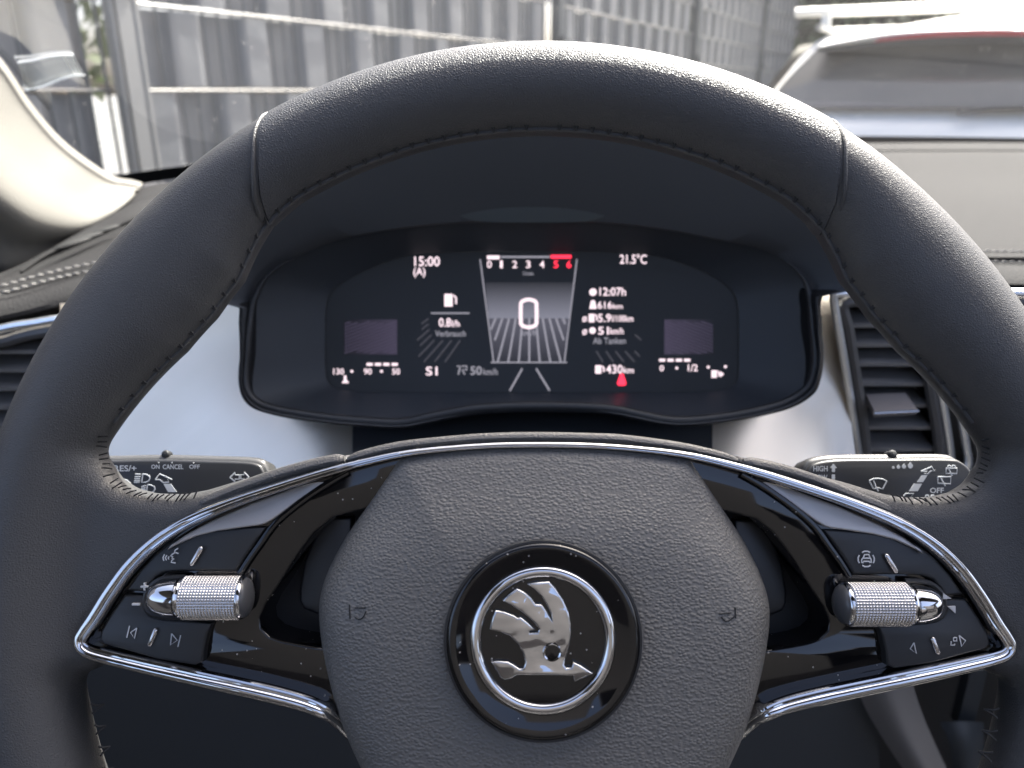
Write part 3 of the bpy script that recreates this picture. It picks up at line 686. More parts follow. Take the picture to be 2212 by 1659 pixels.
R1 = [cam(p.x, p.y, dep(k, .436, .452)) for k, p in enumerate(rb)]
R1b = [cam(1147+(p.x-1147)*1.006, 690+(p.y-690)*1.010, dep(k, .431, .445)) for k, p in enumerate(rb)]
R2 = [cam(p.x, p.y, dep(k, .434, .392)) for k, p in enumerate(rh)]
R3 = [cam(1147+(p.x-1147)*1.012, 690+(p.y-690)*1.012, dep(k, .440, .395)) for k, p in enumerate(rh)]
R4 = [a + Vector((0, .20 if sin(2*pi*k/NR) > 0 else .06, -.02)) for k, a in enumerate(R3)]
Rm = [a.lerp(b, .5)+CF*.001 for a, b in zip(R0, R1)]
FACE = mat('cluster_face', (.040, .045, .052), .55, bump=('noise', 260, .00008, (.15, 1, 1)))
v, f = grid([R0, Rm, R1], True); obj('cluster_face', v, f, FACE, cl, world=True)
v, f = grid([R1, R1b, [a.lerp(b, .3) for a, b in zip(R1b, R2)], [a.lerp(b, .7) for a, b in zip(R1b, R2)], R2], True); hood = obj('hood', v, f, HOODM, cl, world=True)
v, f = grid([R2, R3, R4], True); obj('hood_top', v, f, DASHM, hood, world=True)
# raised rubbery lip round the lower edge
low = [cam(p.x, p.y, .4325) for k, p in enumerate(rb) if sin(2*pi*k/NR) < .25]
k0 = [k for k, p in enumerate(rb) if sin(2*pi*k/NR) < .25]
order = sorted(k0, key=lambda k: (k-NR*.25) % NR); low = [cam(rb[k].x, rb[k].y, .4325) for k in order]
n = len(low); v, f = sweep(low, [(.0030*cos(2*pi*q/12), .0030*sin(2*pi*q/12)) for q in range(12)], up=CF, scale=[min(1, .15+min(i, n-1-i)/26) for i in range(n)])
fixn(obj('bezel_lip', v, f, SATIN, cl, world=True))
# pale crescent plate in the hood's roof, lighter than the hood plastic
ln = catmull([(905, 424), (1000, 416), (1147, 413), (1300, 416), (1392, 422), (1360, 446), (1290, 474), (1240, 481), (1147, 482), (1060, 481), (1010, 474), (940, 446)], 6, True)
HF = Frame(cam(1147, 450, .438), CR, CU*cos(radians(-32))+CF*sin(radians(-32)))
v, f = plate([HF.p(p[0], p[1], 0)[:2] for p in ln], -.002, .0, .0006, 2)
obj('hood_crescent', [HF.M @ q for q in v], f, mat('hood_crescent', (.10, .115, .12), .4), hood, world=True)
# display
v, f = plate([SF.p(p.x, p.y, 0)[:2] for p in rs], -.006, 0, .0002, 1)
disp = obj('display', [SF.M @ q for q in v], f, mat('display_glass', (.030, .033, .038), .5, spec=.2, emis=(.55, .62, .75), es=.002), cl, world=True)
FR[disp] = cl.matrix_world
def D(q): return SF.M @ q
def glow(name, c, e): return mat(name, (.02, .02, .02), .4, emis=c, es=e)
GW, GR, GG, GD = glow('lit_white', (1, .80, .87), .27), glow('lit_red', (1, .03, .07), .45), glow('lit_grey', (.62, .60, .70), .11), glow('lit_dim', (.50, .48, .60), .022)
GP = glow('lit_purple', (.42, .34, .60), .03); GB = glow('lit_brown', (.50, .30, .22), .05)
def dtext(s, box, m=GW, th=.012):
    o = text('readout', s, SF, box, .0004, m, disp, th)
    for q in o.data.vertices: q.co = FR[cl].inverted() @ (SF.M @ q.co)
def dshape(name, m, lines=(), polys=(), w=.0005, h=.0003):
    mb = MB()
    for l in lines: mb.tube([D(p) for p in SF.ps(l, h)], w, 5, up=CF, flat=.4)
    for pl_ in polys:
        vv, ff = plate([p[:2] for p in SF.ps(pl_, h)], h-.0002, h+.0002, .00003, 1); mb.add([D(q) for q in vv], ff)
    return mb.build(name, m, disp, world=True, smooth=False)
def rect(a, b, c, d): return [(a, b), (c, b), (c, d), (a, d)]
dtext('15:00', (895, 554, 950, 575)); dtext('(A)', (893, 578, 919, 600)); dtext('21.5°C', (1339, 549, 1397, 570), GW)
for s, x, m in (('0', 1057, GW), ('1', 1083, GW), ('2', 1112, GW), ('3', 1141, GW), ('4', 1171, GW), ('5', 1201, GR), ('6', 1229, GR)): dtext(s, (x-(3 if s == '1' else 5), 563, x+(3 if s == '1' else 5), 579), m)
dtext('1/min', (1130, 586, 1152, 595), GG, .01)
dshape('rev_bar', GW, polys=[rect(1052, 552, 1079, 560)]); dshape('rev_bar', GG, polys=[rect(1082, 553, 1188, 557)]); dshape('rev_bar', GR, polys=[rect(1190, 551, 1234, 558)])
# big zero
mb = MB(); z0 = catmull([(1125, 665), (1127, 652), (1142, 647), (1157, 652), (1159, 665), (1159, 690), (1157, 702), (1142, 707), (1127, 702), (1125, 690)], 5, True)
mb.tube([D(SF.p(p[0], p[1], .0005)) for p in z0], .00105, 6, closed=True, up=CF, flat=.5); mb.build('speed_zero', GW, disp, world=True)
dtext('km/h', (1124, 713, 1160, 725), GG, .01)
dshape('lane_frame', GG, [[(1037, 560), (1066, 782)], [(1246, 560), (1219, 782)], [(1060, 783), (1225, 783)]], w=.00045)
dshape('lane_mark', GG, [[(1128, 796), (1101, 844)], [(1158, 796), (1187, 844)]], w=.0006)
# glowing floor pattern
def ray_line(k, x0, x1):
    P = []
    for t in range(9):
        y = 688+94*t/8; x = 1143+k*14.5*(y-523)/(688-523)
        a = 1066-(782-y)*.13; b = 1219+(782-y)*.12
        if x0 is None and a+3 < x < b-3: P.append((x, y))
        if x0 is not None and x0 < x < x1: P.append((x, y))
    return P
ls = [ray_line(k, None, None) for k in range(-8, 9)]; dshape('floor_pattern', GG, [l for l in ls if len(l) > 1], w=.0006)
ls = [[q for q in ray_line(k, 899, 1046) if q[1] > 732 or q[0] < 934] for k in range(-28, -7)]; dshape('floor_pattern', GD, [l for l in ls if len(l) > 1], w=.0006)
ls = [[q for q in ray_line(k, 1240, 1386) if q[1] > 748 or q[0] > 1371] for k in range(7, 28)]; dshape('floor_pattern', GD, [l for l in ls if len(l) > 1], w=.0006)
def grad_mat(name, c, e0, e1, ax=2):
    m = mat(name, (.01, .01, .01), .4, emis=c, es=1); t = m.node_tree
    tc = t.nodes.new('ShaderNodeTexCoord'); sp = t.nodes.new('ShaderNodeSeparateXYZ'); mr = t.nodes.new('ShaderNodeMapRange')
    t.links.new(tc.outputs['Generated'], sp.inputs[0]); t.links.new(sp.outputs[ax], mr.inputs[0]); mr.inputs[3].default_value = e0; mr.inputs[4].default_value = e1
    t.links.new(mr.outputs[0], t.nodes['Principled BSDF'].inputs['Emission Strength']); return m
dshape('sky_glow', grad_mat('lit_sky', (.55, .55, .68), .085, .008), polys=[[(1048, 610), (1239, 610), (1229, 688), (1056, 688)]], h=.0001)
dshape('floor_glow', grad_mat('lit_floor', (.50, .48, .62), .008, .04), polys=[[(1057, 689), (1228, 689), (1218, 780), (1067, 780)]], h=.0001)
for a, b, s in ((742, 858, -1), (1435, 1542, 1)):
    dshape('side_glow', grad_mat('lit_side_a' if s < 0 else 'lit_side_b', (.40, .32, .56), *((0, .024) if s < 0 else (.024, 0)), 0), polys=[rect(a, 690, b, 766)], h=.0001)
    L_ = []
    for k in range(-6, 16):
        y = 694+k*7
        P = [(x, y+(x-a)*s*.36) for x in np.linspace(a+2, b-2, 9)]; P = [p for p in P if 693 < p[1] < 765]
        if len(P) > 1: L_.append(P)
    dshape('side_pattern', GP, L_, w=.0004)
def pump(x, y, w, h): dshape('fuel_icon', GW, [[(x+w*.78, y+h*.1), (x+w, y+h*.3), (x+w, y+h*.8)]], [rect(x, y, x+w*.7, y+h)], w=.0005)
pump(960, 635, 25, 27); dshape('divider', GG, polys=[rect(931, 675, 1014, 678)]); dtext('0.8', (948, 687, 974, 706)); dtext('l/h', (976, 692, 993, 706)); dtext('Verbrauch', (940, 714, 1006, 727), GG, .01)
circ = lambda x, y, r, n=14: [(x+r*cos(2*pi*k/n), y+r*sin(2*pi*k/n)) for k in range(n)]
dshape('clock_icon', GW, polys=[circ(1281, 631, 8)]); dtext('12:07h', (1295, 621, 1352, 639))
dshape('road_icon', GW, polys=[[(1277, 649), (1285, 649), (1289, 667), (1273, 667)]]); dtext('616', (1291, 651, 1322, 667)); dtext('km', (1324, 656, 1345, 667), GW, .01)
dtext('ø', (1258, 683, 1268, 696), GW, .01); pump(1272, 678, 17, 18); dtext('5.9', (1292, 678, 1320, 696)); dtext('l/100km', (1322, 681, 1368, 695), GW, .01)
dtext('ø', (1258, 711, 1268, 724), GW, .01); dshape('clock_icon', GW, polys=[circ(1280, 714, 7)]); dtext('51', (1292, 706, 1315, 723)); dtext('km/h', (1318, 708, 1347, 722), GW, .01)
dtext('Ab Tanken', (1281, 729, 1352, 743), GG, .01); pump(1286, 789, 18, 18); dtext('430', (1309, 788, 1345, 807)); dtext('km', (1347, 793, 1369, 806), GW, .01)
dtext('S1', (920, 792, 945, 811)); dshape('road_sign_icon', GG, [[(987, 791), (994, 791), (990, 809)], [(998, 791), (1008, 791), (1008, 799), (998, 799), (1004, 809)]], w=.0005); dtext('50', (1016, 791, 1041, 810), GG, .02); dtext('km/h', (1044, 796, 1075, 810), GG, .01)
dshape('belt_warning_icon', GR, polys=[circ(1343, 812, 5), [(1337, 815), (1349, 815), (1353, 829), (1349, 833), (1337, 833), (1333, 829)]])
for i in range(4):
    dshape('gauge_segment', GW, polys=[rect(792+i*18, 784, 805+i*18, 790)]); dshape('gauge_segment', GW, polys=[rect(1424+i*18, 775, 1437+i*18, 781)])
dtext('130', (720, 796, 743, 809)); dtext('90', (786, 796, 803, 809)); dtext('50', (847, 796, 864, 809)); dtext('0', (1425, 789, 1434, 802)); dtext('1/2', (1486, 787, 1507, 802))
for x, y in ((760, 802), (824, 802), (1462, 795), (1530, 793), (1567, 792)): dshape('gauge_dot', GW, polys=[circ(x, y, 3)])
dshape('temperature_icon', GW, [[(739, 826), (753, 826)]], [rect(743, 811, 748, 824), circ(746, 823, 4)]); pump(1537, 800, 16, 16); dshape('fuel_arrow', GW, polys=[[(1556, 802), (1564, 808), (1556, 815)]])

# ================================================================== DASHBOARD
db = thing('dashboard', 'charcoal stitched dashboard with brushed aluminium trim and air vents', 'dashboard', Matrix.Translation(cam(1150, 1000, .52)))
cols = {   # u: back edge, ledge and pad rows as (v, forward distance)
    -260: [(700, .43), (705, .425), (709, .42), (714, .415), (716, .412), (720, .41), (728, .405), (733, .402), (740, .40), (760, .398), (790, .402), (806, .43)],
    -60: [(618, .50), (621, .497), (624, .49), (628, .485), (631, .48), (636, .475), (641, .47), (644, .468), (655, .462), (684, .455), (712, .456), (726, .49)],
    60:  [(567, .565), (570, .56), (574, .55), (578, .545), (583, .54), (595, .525), (602, .51), (606, .508), (618, .50), (650, .482), (686, .478), (700, .51)],
    200: [(470, .66), (478, .65), (486, .64), (500, .62), (515, .60), (540, .57), (570, .535), (574, .530), (590, .520), (615, .503), (650, .495), (664, .53)],
    320: [(401, .76), (415, .74), (425, .72), (445, .69), (470, .65), (510, .59), (556, .545), (560, .54), (574, .528), (598, .512), (634, .500), (648, .54)],
    480: [(388, .90), (398, .87), (404, .86), (415, .83), (440, .77), (490, .66), (548, .555), (552, .55), (566, .537), (590, .520), (626, .505), (640, .55)],
    800: [(345, 1.04), (356, .99), (361, .98), (370, .95), (400, .86), (460, .70), (545, .56), (549, .555), (563, .541), (586, .523), (622, .508), (636, .56)],
    1400: [(316, 1.12), (327, 1.06), (331, 1.055), (342, 1.02), (376, .90), (440, .74), (544, .565), (548, .56), (562, .545), (585, .525), (620, .510), (634, .56)],
    1900: [(309, 1.13), (323, 1.07), (328, 1.065), (339, 1.03), (374, .905), (435, .75), (544, .565), (548, .56), (561, .546), (585, .525), (620, .510), (634, .56)],
    2300: [(309, 1.13), (323, 1.07), (328, 1.065), (339, 1.03), (377, .905), (437, .75), (546, .565), (550, .56), (573, .546), (590, .525), (622, .510), (636, .56)],
    3400: [(320, 1.10), (333, 1.05), (338, 1.045), (349, 1.01), (387, .88), (445, .73), (552, .55), (556, .545), (579, .532), (600, .51), (632, .495), (646, .55)]}
rows = [[aty(u, v, y) for v, y in L_] for u, L_ in cols.items()]
for r in rows: r[1].z += .000; r[3].z += .004; r[4].z -= .002
v, f = smooth_grid(rows, 8, 4); pad = fixn(obj('dash_pad', v, f, DASHM, db, world=True, sharp=30))
if sum((p.normal.z for p in pad.data.polygons)) < 0:
    pad.data.flip_normals()
def curve_on(u, r):        # a point of the pad's stitched rows at a given bearing
    ks = sorted(cols); a = [np.interp(u, ks, [cols[k][r][j] for k in ks]) for j in (0, 1)]; return aty(u, a[0], a[1])
mb = MB()
def stitch_line(P, pitch, m=THREAD_L, r=.0006):
    Q = resample(catmull(P, 6), int(sum((b-a).length for a, b in zip(P, P[1:]))/pitch), False); mb = MB()
    for a, b in zip(Q, Q[1:]): mb.tube([a, a.lerp(b, .3)+Vector((0, -.0005, .0010)), a.lerp(b, .78)], r, 6, flat=.8)
    return mb.build('stitching', m, pad, world=True)
up = Vector((0, 0, .0010))
stitch_line([aty(u, v, y)+up for u, v, y in [(-60, 634, .476), (0, 623, .490), (85, 599, .510), (200, 573, .531), (330, 558, .541)]], .0052)
stitch_line([aty(u, v, y)+up for u, v, y in [(-60, 650, .466), (0, 639, .477), (102, 610, .500), (190, 591, .519), (330, 573, .53)]], .0052)
stitch_line([aty(u, v, y)+up for u, v, y in [(2040, 545, .567), (2126, 546, .567), (2212, 548, .566), (2320, 551, .565)]], .0052)
stitch_line([aty(u, v, y)+up for u, v, y in [(2040, 566, .55), (2126, 568, .549), (2212, 571, .548), (2320, 573, .547)]], .0052)
# seam between the two stitched rows
for P in ([(-60, 642, .470), (0, 631, .483), (95, 605, .505), (200, 582, .525), (330, 566, .535)], [(2040, 555, .557), (2126, 556, .557), (2212, 559, .556), (2320, 562, .555)]):
    mb = MB(); mb.tube([aty(*q)+Vector((0, 0, .0002)) for q in P], .0011, 8, flat=.6); mb.build('pad_seam', DARK, pad, world=True)
# demister vent in the pad's left end
mb = MB(); dv = []
for i, (a, b) in enumerate([((118, 553), (200, 527)), ((150, 540), (225, 515)), ((196, 521), (262, 499))]):
    def pt(u, v): return aty(u, v, np.interp(v, [490, 560], [.612, .545]))
    A, B = pt(*a), pt(*b); d = (B-A).normalized(); n_ = Vector((0, .9, .35)).normalized()
    w = [A+(B-A)*t for t in (0, .15, .5, .85, 1)]
    v, f = sweep(w, [(.0032*cos(2*pi*k/10), .0022*sin(2*pi*k/10)) for k in range(10)], scale=[.1, .7, 1, .7, .1]); mb.add([q+Vector((0, 0, .0045)) for q in v], f)
mb.build('demister_slots', DARK, pad, world=True)
v, f = sweep(catmull([aty(u, v, y)+Vector((0, 0, .001)) for u, v, y in [(40, 590, .535), (90, 556, .56), (150, 528, .585), (235, 495, .62), (300, 470, .645)]], 5), [(.0030*cos(2*pi*k/10), .0012*sin(2*pi*k/10)) for k in range(10)])
obj('demister_frame', v, f, DASHM, pad, world=True)

# brushed trim panels either side of the cluster
def panel(rows_px, name='trim_panel'):
    rows = [[aty(u, v, y) for u, v, y in r] for r in rows_px]
    v, f = smooth_grid(rows, 8, 8); o = obj(name, v, f, ALU, db, world=True); fixn(o)
    if o.data.polygons[0].normal.y > 0: o.data.flip_normals()
    return o
panel([[(u, 655, .478-.00002*abs(u-500)) for u in (130, 250, 400, 560, 700, 790)],
       [(u, 740, .470) for u in (130, 250, 400, 560, 700, 790)],
       [(130, 830, .460), (250, 830, .460), (400, 830, .460), (560, 830, .458), (700, 830, .458), (790, 830, .458)],
       [(130, 920, .450), (250, 920, .450), (400, 920, .449), (560, 920, .442), (700, 920, .436), (790, 920, .436)],
       [(130, 1060, .436), (250, 1060, .434), (400, 1060, .430), (560, 1060, .420), (700, 1060, .410), (790, 1060, .410)]])
panel([[(u, 632, .478) for u in (1515, 1600, 1700, 1760, 1800, 1806)],
       [(u, 740, .470) for u in (1515, 1600, 1700, 1760, 1806, 1818)],
       [(u, 830, .460) for u in (1515, 1600, 1700, 1770, 1818, 1829)],
       [(u, 920, y) for u, y in ((1515, .438), (1600, .440), (1700, .445), (1780, .45), (1826, .45), (1840, .45))],
       [(u, 1060, y) for u, y in ((1515, .41), (1600, .412), (1700, .42), (1790, .43), (1840, .43), (1858, .43))]])
# dark fascia closing the gaps behind everything
FAS = mat('fascia_plastic', (.020, .022, .025), .55, bump=('noise', 900, .00006))
v, f = grid([[aty(u, v, y) for u in (-300, 300, 1150, 2000, 2700)] for v, y in ((600, .535), (760, .505), (1080, .47), (1200, .50), (1700, .56))]); obj('fascia', v, f, FAS, db, world=True)
# column shroud under the cluster
rows = []
for v_, y_, z_ in ((886, .445, 0), (925, .425, 0), (960, .400, 0), (1010, .36, 0), (1100, .33, 0)):
    rows.append([aty(u, v_+ (0 if 860 < u < 1440 else 8), y_) for u in (764, 774, 900, 1150, 1400, 1526, 1536)])
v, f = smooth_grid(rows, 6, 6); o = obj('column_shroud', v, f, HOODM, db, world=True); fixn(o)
# lower dash: dark knee panel with the lit grey slanting side of the console
KN = mat('knee_panel_plastic', (.028, .034, .040), .55, bump=('noise', 900, .00006))
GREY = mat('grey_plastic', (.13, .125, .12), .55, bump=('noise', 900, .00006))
v, f = smooth_grid([[aty(u, v, y) for u in (-300, 300, 900, 1500, 1800, 1900)] for v, y in ((1300, .46), (1500, .44), (1900, .42), (2300, .46))], 4, 4); fixn(obj('knee_panel', v, f, KN, db, world=True))
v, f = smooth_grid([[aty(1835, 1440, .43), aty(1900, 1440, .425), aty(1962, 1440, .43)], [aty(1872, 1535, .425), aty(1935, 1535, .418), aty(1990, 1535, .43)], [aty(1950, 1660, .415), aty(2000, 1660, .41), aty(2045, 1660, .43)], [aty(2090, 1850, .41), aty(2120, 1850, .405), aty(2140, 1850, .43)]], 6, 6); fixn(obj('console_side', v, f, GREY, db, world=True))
v, f = smooth_grid([[aty(2030, 1560, .46), aty(2075, 1558, .455), aty(2125, 1560, .46)], [aty(2052, 1610, .45), aty(2090, 1610, .447), aty(2125, 1612, .46)], [aty(2060, 1700, .45), aty(2090, 1700, .447), aty(2125, 1700, .46)]], 4, 4); fixn(obj('console_block', v, f, KN, db, world=True))
mb = MB(); mb.box(aty(2092, 1500, .47), (.012, .01, .05)); mb.build('console_rib', KN, db, world=True)

# air vents ----------------------------------------------------------
def vent(name, frame_px, y0, cav, slats, xl, xr, label, tab=None, lean=0):
    vt = MB(); P = catmull([aty(u, v, y0) for u, v in frame_px], 6, True)
    vt.tube(P, .0025, 8, closed=True, up=Vector((0, -1, 0))); fr0 = fixn(vt.build(name, FRAME, db, world=True, label=label))
    # inner satin surround
    mb = MB(); Q = catmull([aty(u, v, y0+.002) for u, v in cav], 6, True); mb.tube(Q, .0036, 8, closed=True, up=Vector((0, -1, 0))); fixn(mb.build('vent_surround', VENT, fr0, world=True))
    bx = [aty(u, v, y0+.03) for u, v in cav]; fx = [aty(u, v, y0+.002) for u, v in cav]
    v, f = grid([catmull(fx, 4, True), catmull(bx, 4, True)], True); n = len(v)//2; f.append(tuple(range(n, 2*n))); obj('vent_cavity', v, f, DARK, fr0, world=True)
    for sv in slats:
        a, b = aty(xl(sv), sv, y0+.004), aty(xr(sv), sv, y0+.004); mb = MB()
        v = [a, b, b+Vector((0, .0005, -.0024)), a+Vector((0, .0005, -.0024)), a+Vector((0, .020, .0035)), b+Vector((0, .020, .0035)), b+Vector((0, .020, .002)), a+Vector((0, .020, .002))]
        mb.add(v, [(0, 3, 2, 1), (0, 1, 5, 4), (3, 7, 6, 2), (4, 5, 6, 7), (0, 4, 7, 3), (1, 2, 6, 5)]); fixn(mb.build('vent_slat', SLAT, fr0, world=True, smooth=False))
    return fr0
vl = vent('air_vent', [(-150, 760), (-60, 728), (20, 706), (70, 698), (140, 688), (175, 700), (165, 760), (140, 860), (110, 960), (60, 1010), (-60, 1030), (-160, 1010), (-170, 860)][::1], .452,
     [(-130, 780), (-50, 752), (20, 735), (45, 727), (100, 716), (140, 716), (135, 780), (112, 870), (90, 950), (50, 985), (-60, 1005), (-140, 985), (-145, 860)], [757, 797, 837, 878, 919, 960], lambda v: -140, lambda v: 132-(v-757)*.22, 'chrome-edged slatted air vent at the left end of the dash')
# its left corner shows in the picture: a short upright edge
vr = vent('air_vent', [(1801, 640), (1812, 633), (1900, 634), (1990, 636), (2006, 650), (2018, 740), (2033, 850), (2045, 920), (2054, 990), (2056, 1050), (1870, 1050), (1856, 990), (1840, 880), (1824, 780), (1808, 690)], .452,
     [(1824, 656), (1900, 652), (1975, 654), (1986, 670), (1998, 740), (2012, 850), (2024, 920), (2032, 990), (2034, 1035), (1880, 1035), (1872, 990), (1862, 900), (1846, 800), (1832, 710)], [700, 742, 784, 827, 873, 921, 969, 1015], lambda v: 1834+(v-700)*.13, lambda v: 1985+(v-700)*.13, 'left one of the two chrome-edged centre air vents')
mb = MB(); tb = [aty(u, v, y) for u, v, y in [(1871, 852, .455), (1955, 848, .455), (1982, 884, .437), (1890, 890, .437)]]
dn = Vector((0, .001, -.0038)); q = tb+[p+dn for p in tb]; mb.add(q, [(0, 1, 2, 3), (7, 6, 5, 4), (0, 4, 5, 1), (1, 5, 6, 2), (2, 6, 7, 3), (3, 7, 4, 0)]); o = fixn(mb.build('vent_tab', mat('tab_plastic', (.22, .20, .195), .4), vr, world=True, sharp=20))
mb = MB(); mb.tube([aty(1888, 893, .4362), aty(1984, 888, .4362)], .0009, 6); mb.build('tab_edge', CHROME_S, vr, world=True)
vr2 = vent('air_vent', [(2046, 640), (2140, 634), (2260, 634), (2300, 650), (2320, 740), (2340, 850), (2352, 990), (2354, 1050), (2110, 1050), (2092, 990), (2080, 920), (2068, 850), (2056, 740)], .452,
     [(2072, 660), (2150, 654), (2240, 654), (2280, 670), (2300, 740), (2318, 850), (2330, 990), (2332, 1035), (2128, 1035), (2118, 990), (2104, 920), (2092, 850), (2078, 740)], [700, 742, 784, 827, 873, 921, 948, 990], lambda v: 2078+(v-700)*.13, lambda v: 2300+(v-700)*.13, 'right one of the two chrome-edged centre air vents')

# ================================================================== PILLAR AND WINDSHIELD
pe = [(-260, -160, .50), (-120, 0, .545), (0, 139, .585), (60, 228, .61), (120, 300, .635), (180, 350, .66), (240, 388, .70), (278, 396, .72), (302, 404, .735), (297, 414, .73)]
pm = [(-380, 0, .44), (-240, 160, .47), (-110, 290, .50), (-40, 370, .52), (30, 430, .545), (100, 470, .575), (180, 482, .62), (235, 462, .66), (280, 432, .70), (296, 416, .728)]
pb = [(-520, 120, .42), (-400, 300, .44), (-280, 420, .47), (-180, 500, .50), (-90, 550, .53), (0, 592, .555), (90, 562, .59), (190, 500, .635), (262, 446, .69), (294, 420, .727)]
po = [(u+6, v-8, y+.035) for u, v, y in pe]
P3 = [[aty(*q) for q in po], [aty(*q) for q in pe], [aty(*((a*.9+b*.1) for a, b in zip(p, q))) for p, q in zip(pe, pm)], [aty(*((a*.6+b*.4) for a, b in zip(p, q)))+Vector((0.003, -.012, .002)) for p, q in zip(pe, pm)], [aty(*q)+Vector((.004, -.012, 0)) for q in pm], [aty(*((a+b)/2 for a, b in zip(p, q)))+Vector((0, -.006, 0)) for p, q in zip(pm, pb)], [aty(*q) for q in pb], [aty(*q)+Vector((-.03, .03, -.01)) for q in pb]]
v, f = smooth_grid(P3, 6, 6); pil = fixn(obj('windshield_pillar', v, f, CREAM, None)); tag(pil, 'cream fabric-covered windshield pillar rising on the left', 'pillar')
WSG = glass_mat('windshield_glass', (.92, .95, .94), .022, dusty=.02)
wb = [(-900, 1000, .42), (-300, 560, .56), (0, 330, .70), (320, 392, .80), (480, 385, .95), (900, 335, 1.10), (1400, 300, 1.19), (2100, 297, 1.20), (2800, 300, 1.17), (3600, 340, 1.02)]
wb = [(-.50, .62, -.10), (-.42, .80, -.085), (-.30, .95, -.075), (-.10, 1.08, -.068), (.10, 1.15, -.064), (.36, 1.19, -.062), (.70, 1.17, -.064), (.95, 1.08, -.068), (1.12, .90, -.075), (1.22, .66, -.095)]
wt = [(-.46, .02, .26), (-.38, .10, .27), (-.26, .16, .275), (-.10, .20, .28), (.10, .22, .28), (.36, .23, .28), (.62, .22, .28), (.85, .18, .28), (1.02, .12, .27), (1.18, .02, .26)]
E3 = lambda p: EYE+Vector(p)
rows = [[E3(a).lerp(E3(b), t)+Vector((0, .05, .03))*4*t*(1-t)*.5 for a, b in zip(wb, wt)] for t in (0, .25, .5, .75, 1)]
v, f = smooth_grid(rows, 4, 4); ws = fixn(obj('windshield', v, f, WSG, None)); tag(ws, 'dusty clear windshield in front of the dashboard', 'windshield')
# black band printed round its lower edge
rows = [[E3(a).lerp(E3(b), t)+Vector((0, .05, .03))*4*t*(1-t)*.5+Vector((0, -.003, -.002)) for a, b in zip(wb, wt)] for t in (-.02, .0, .012)]
v, f = smooth_grid(rows, 4, 4); obj('frit_band', v, f, FRIT, ws)
mb = MB()    # frit dots along the pillar
for k in range(34):
    for j in range(3):
        t = k/33; u = -30+130*t; v_ = 92+150*t; P = aty(u+5+j*3.0, v_-j*4-6, .62+.02*t)
        mb.box(P, (.0011-.0002*j, .0003, .0011-.0002*j))
mb.build('frit_dots', FRIT, ws, smooth=False)
# clear ticket holder stuck to the glass
def th_y(u, v): return .70
TH = Frame(EYE+ray(110, 160)*(.6972/ray(110, 160).y)*.9965, Vector((.0232, .0502, -.0102)), Vector((.0121, -.0251, .0237)))
th_o = [(38, 134), (70, 130), (110, 120), (136, 119), (156, 119), (180, 163), (160, 163), (130, 172), (90, 188), (55, 194)]
v, f = plate([TH.p(u, w, 0)[:2] for u, w in th_o], -.0006, .0, .0001, 1)
tk = obj('ticket_holder', [TH.M @ q for q in v], f, glass_mat('clear_plastic', (.86, .90, .90), .06, .10), None, smooth=False); tag(tk, 'clear plastic ticket holder stuck inside the windshield near the cream pillar', 'ticket holder')
mb = MB()
for l in ([(38, 135), (70, 131), (108, 122), (134, 119), (158, 119)], [(55, 195), (90, 189), (130, 172), (160, 163), (182, 163)]): mb.tube([TH.M @ p for p in TH.ps(l, .001)], .0011, 6)
for l in ([(138, 121), (158, 161)], [(157, 119), (181, 163)]): mb.tube([TH.M @ p for p in TH.ps(l, .001)], .0004, 6)
mb.build('holder_edge', mat('white_plastic_edge', (.85, .87, .86), .3), tk)

# ================================================================== REST OF THE CABIN (behind and beside the camera)
LIN = mat('headliner_cloth', (.10, .098, .096), .9); SEAT = mat('seat_cloth', (.045, .045, .048), .8); DOORM = mat('door_card_plastic', (.03, .03, .032), .6)
cab = thing('cabin_shell', 'enclosing roof lining, door cards and seats of the car', 'car cabin', Matrix.Translation((.36, 0, .3)))
def prism(name, P, m):    # thin slabs given as quads
    mb = MB()
    for a, b, c, d in P:
        a, b, c, d = (EYE+Vector(q) for q in (a, b, c, d)); n_ = (b-a).cross(d-a).normalized()*.012
        q = [a, b, c, d]+[p+n_ for p in (a, b, c, d)]; mb.add(q, [(0, 1, 2, 3), (7, 6, 5, 4), (0, 4, 5, 1), (1, 5, 6, 2), (2, 6, 7, 3), (3, 7, 4, 0)])
    return fixn(mb.build(name, m, cab, world=True, smooth=False))
zr = .27
prism('roof_lining', [((-.50, .12, zr), (1.22, .12, zr), (1.22, -.12, zr), (-.50, -.12, zr))], LIN); prism('roof_lining', [((-.50, -1.25, zr), (1.22, -1.25, zr), (1.22, -2.2, zr), (-.50, -2.2, zr))], LIN)
prism('roof_lining', [((-.50, -.12, zr), (-.22, -.12, zr), (-.22, -1.25, zr), (-.50, -1.25, zr))], LIN); prism('roof_lining', [((.95, -.12, zr), (1.22, -.12, zr), (1.22, -1.25, zr), (.95, -1.25, zr))], LIN)
prism('door_card', [((-.52, .62, -.12), (-.52, -2.2, -.12), (-.50, -2.2, -.85), (-.50, .62, -.85))], DOORM)
prism('door_card', [((1.24, .62, -.12), (1.24, -2.2, -.12), (1.22, -2.2, -.85), (1.22, .62, -.85))], DOORM)
prism('centre_pillar', [((-.51, -.45, -.12), (-.51, -.62, -.12), (-.49, -.62, zr), (-.49, -.45, zr))], LIN)
prism('centre_pillar', [((1.23, -.45, -.12), (1.23, -.62, -.12), (1.21, -.62, zr), (1.21, -.45, zr))], LIN)
prism('seat_back', [((-.28, -.42, .12), (.25, -.42, .12), (.25, -.30, -.75), (-.28, -.30, -.75))], SEAT)
prism('seat_back', [((.50, -.42, .12), (1.05, -.42, .12), (1.05, -.30, -.75), (.50, -.30, -.75))], SEAT)
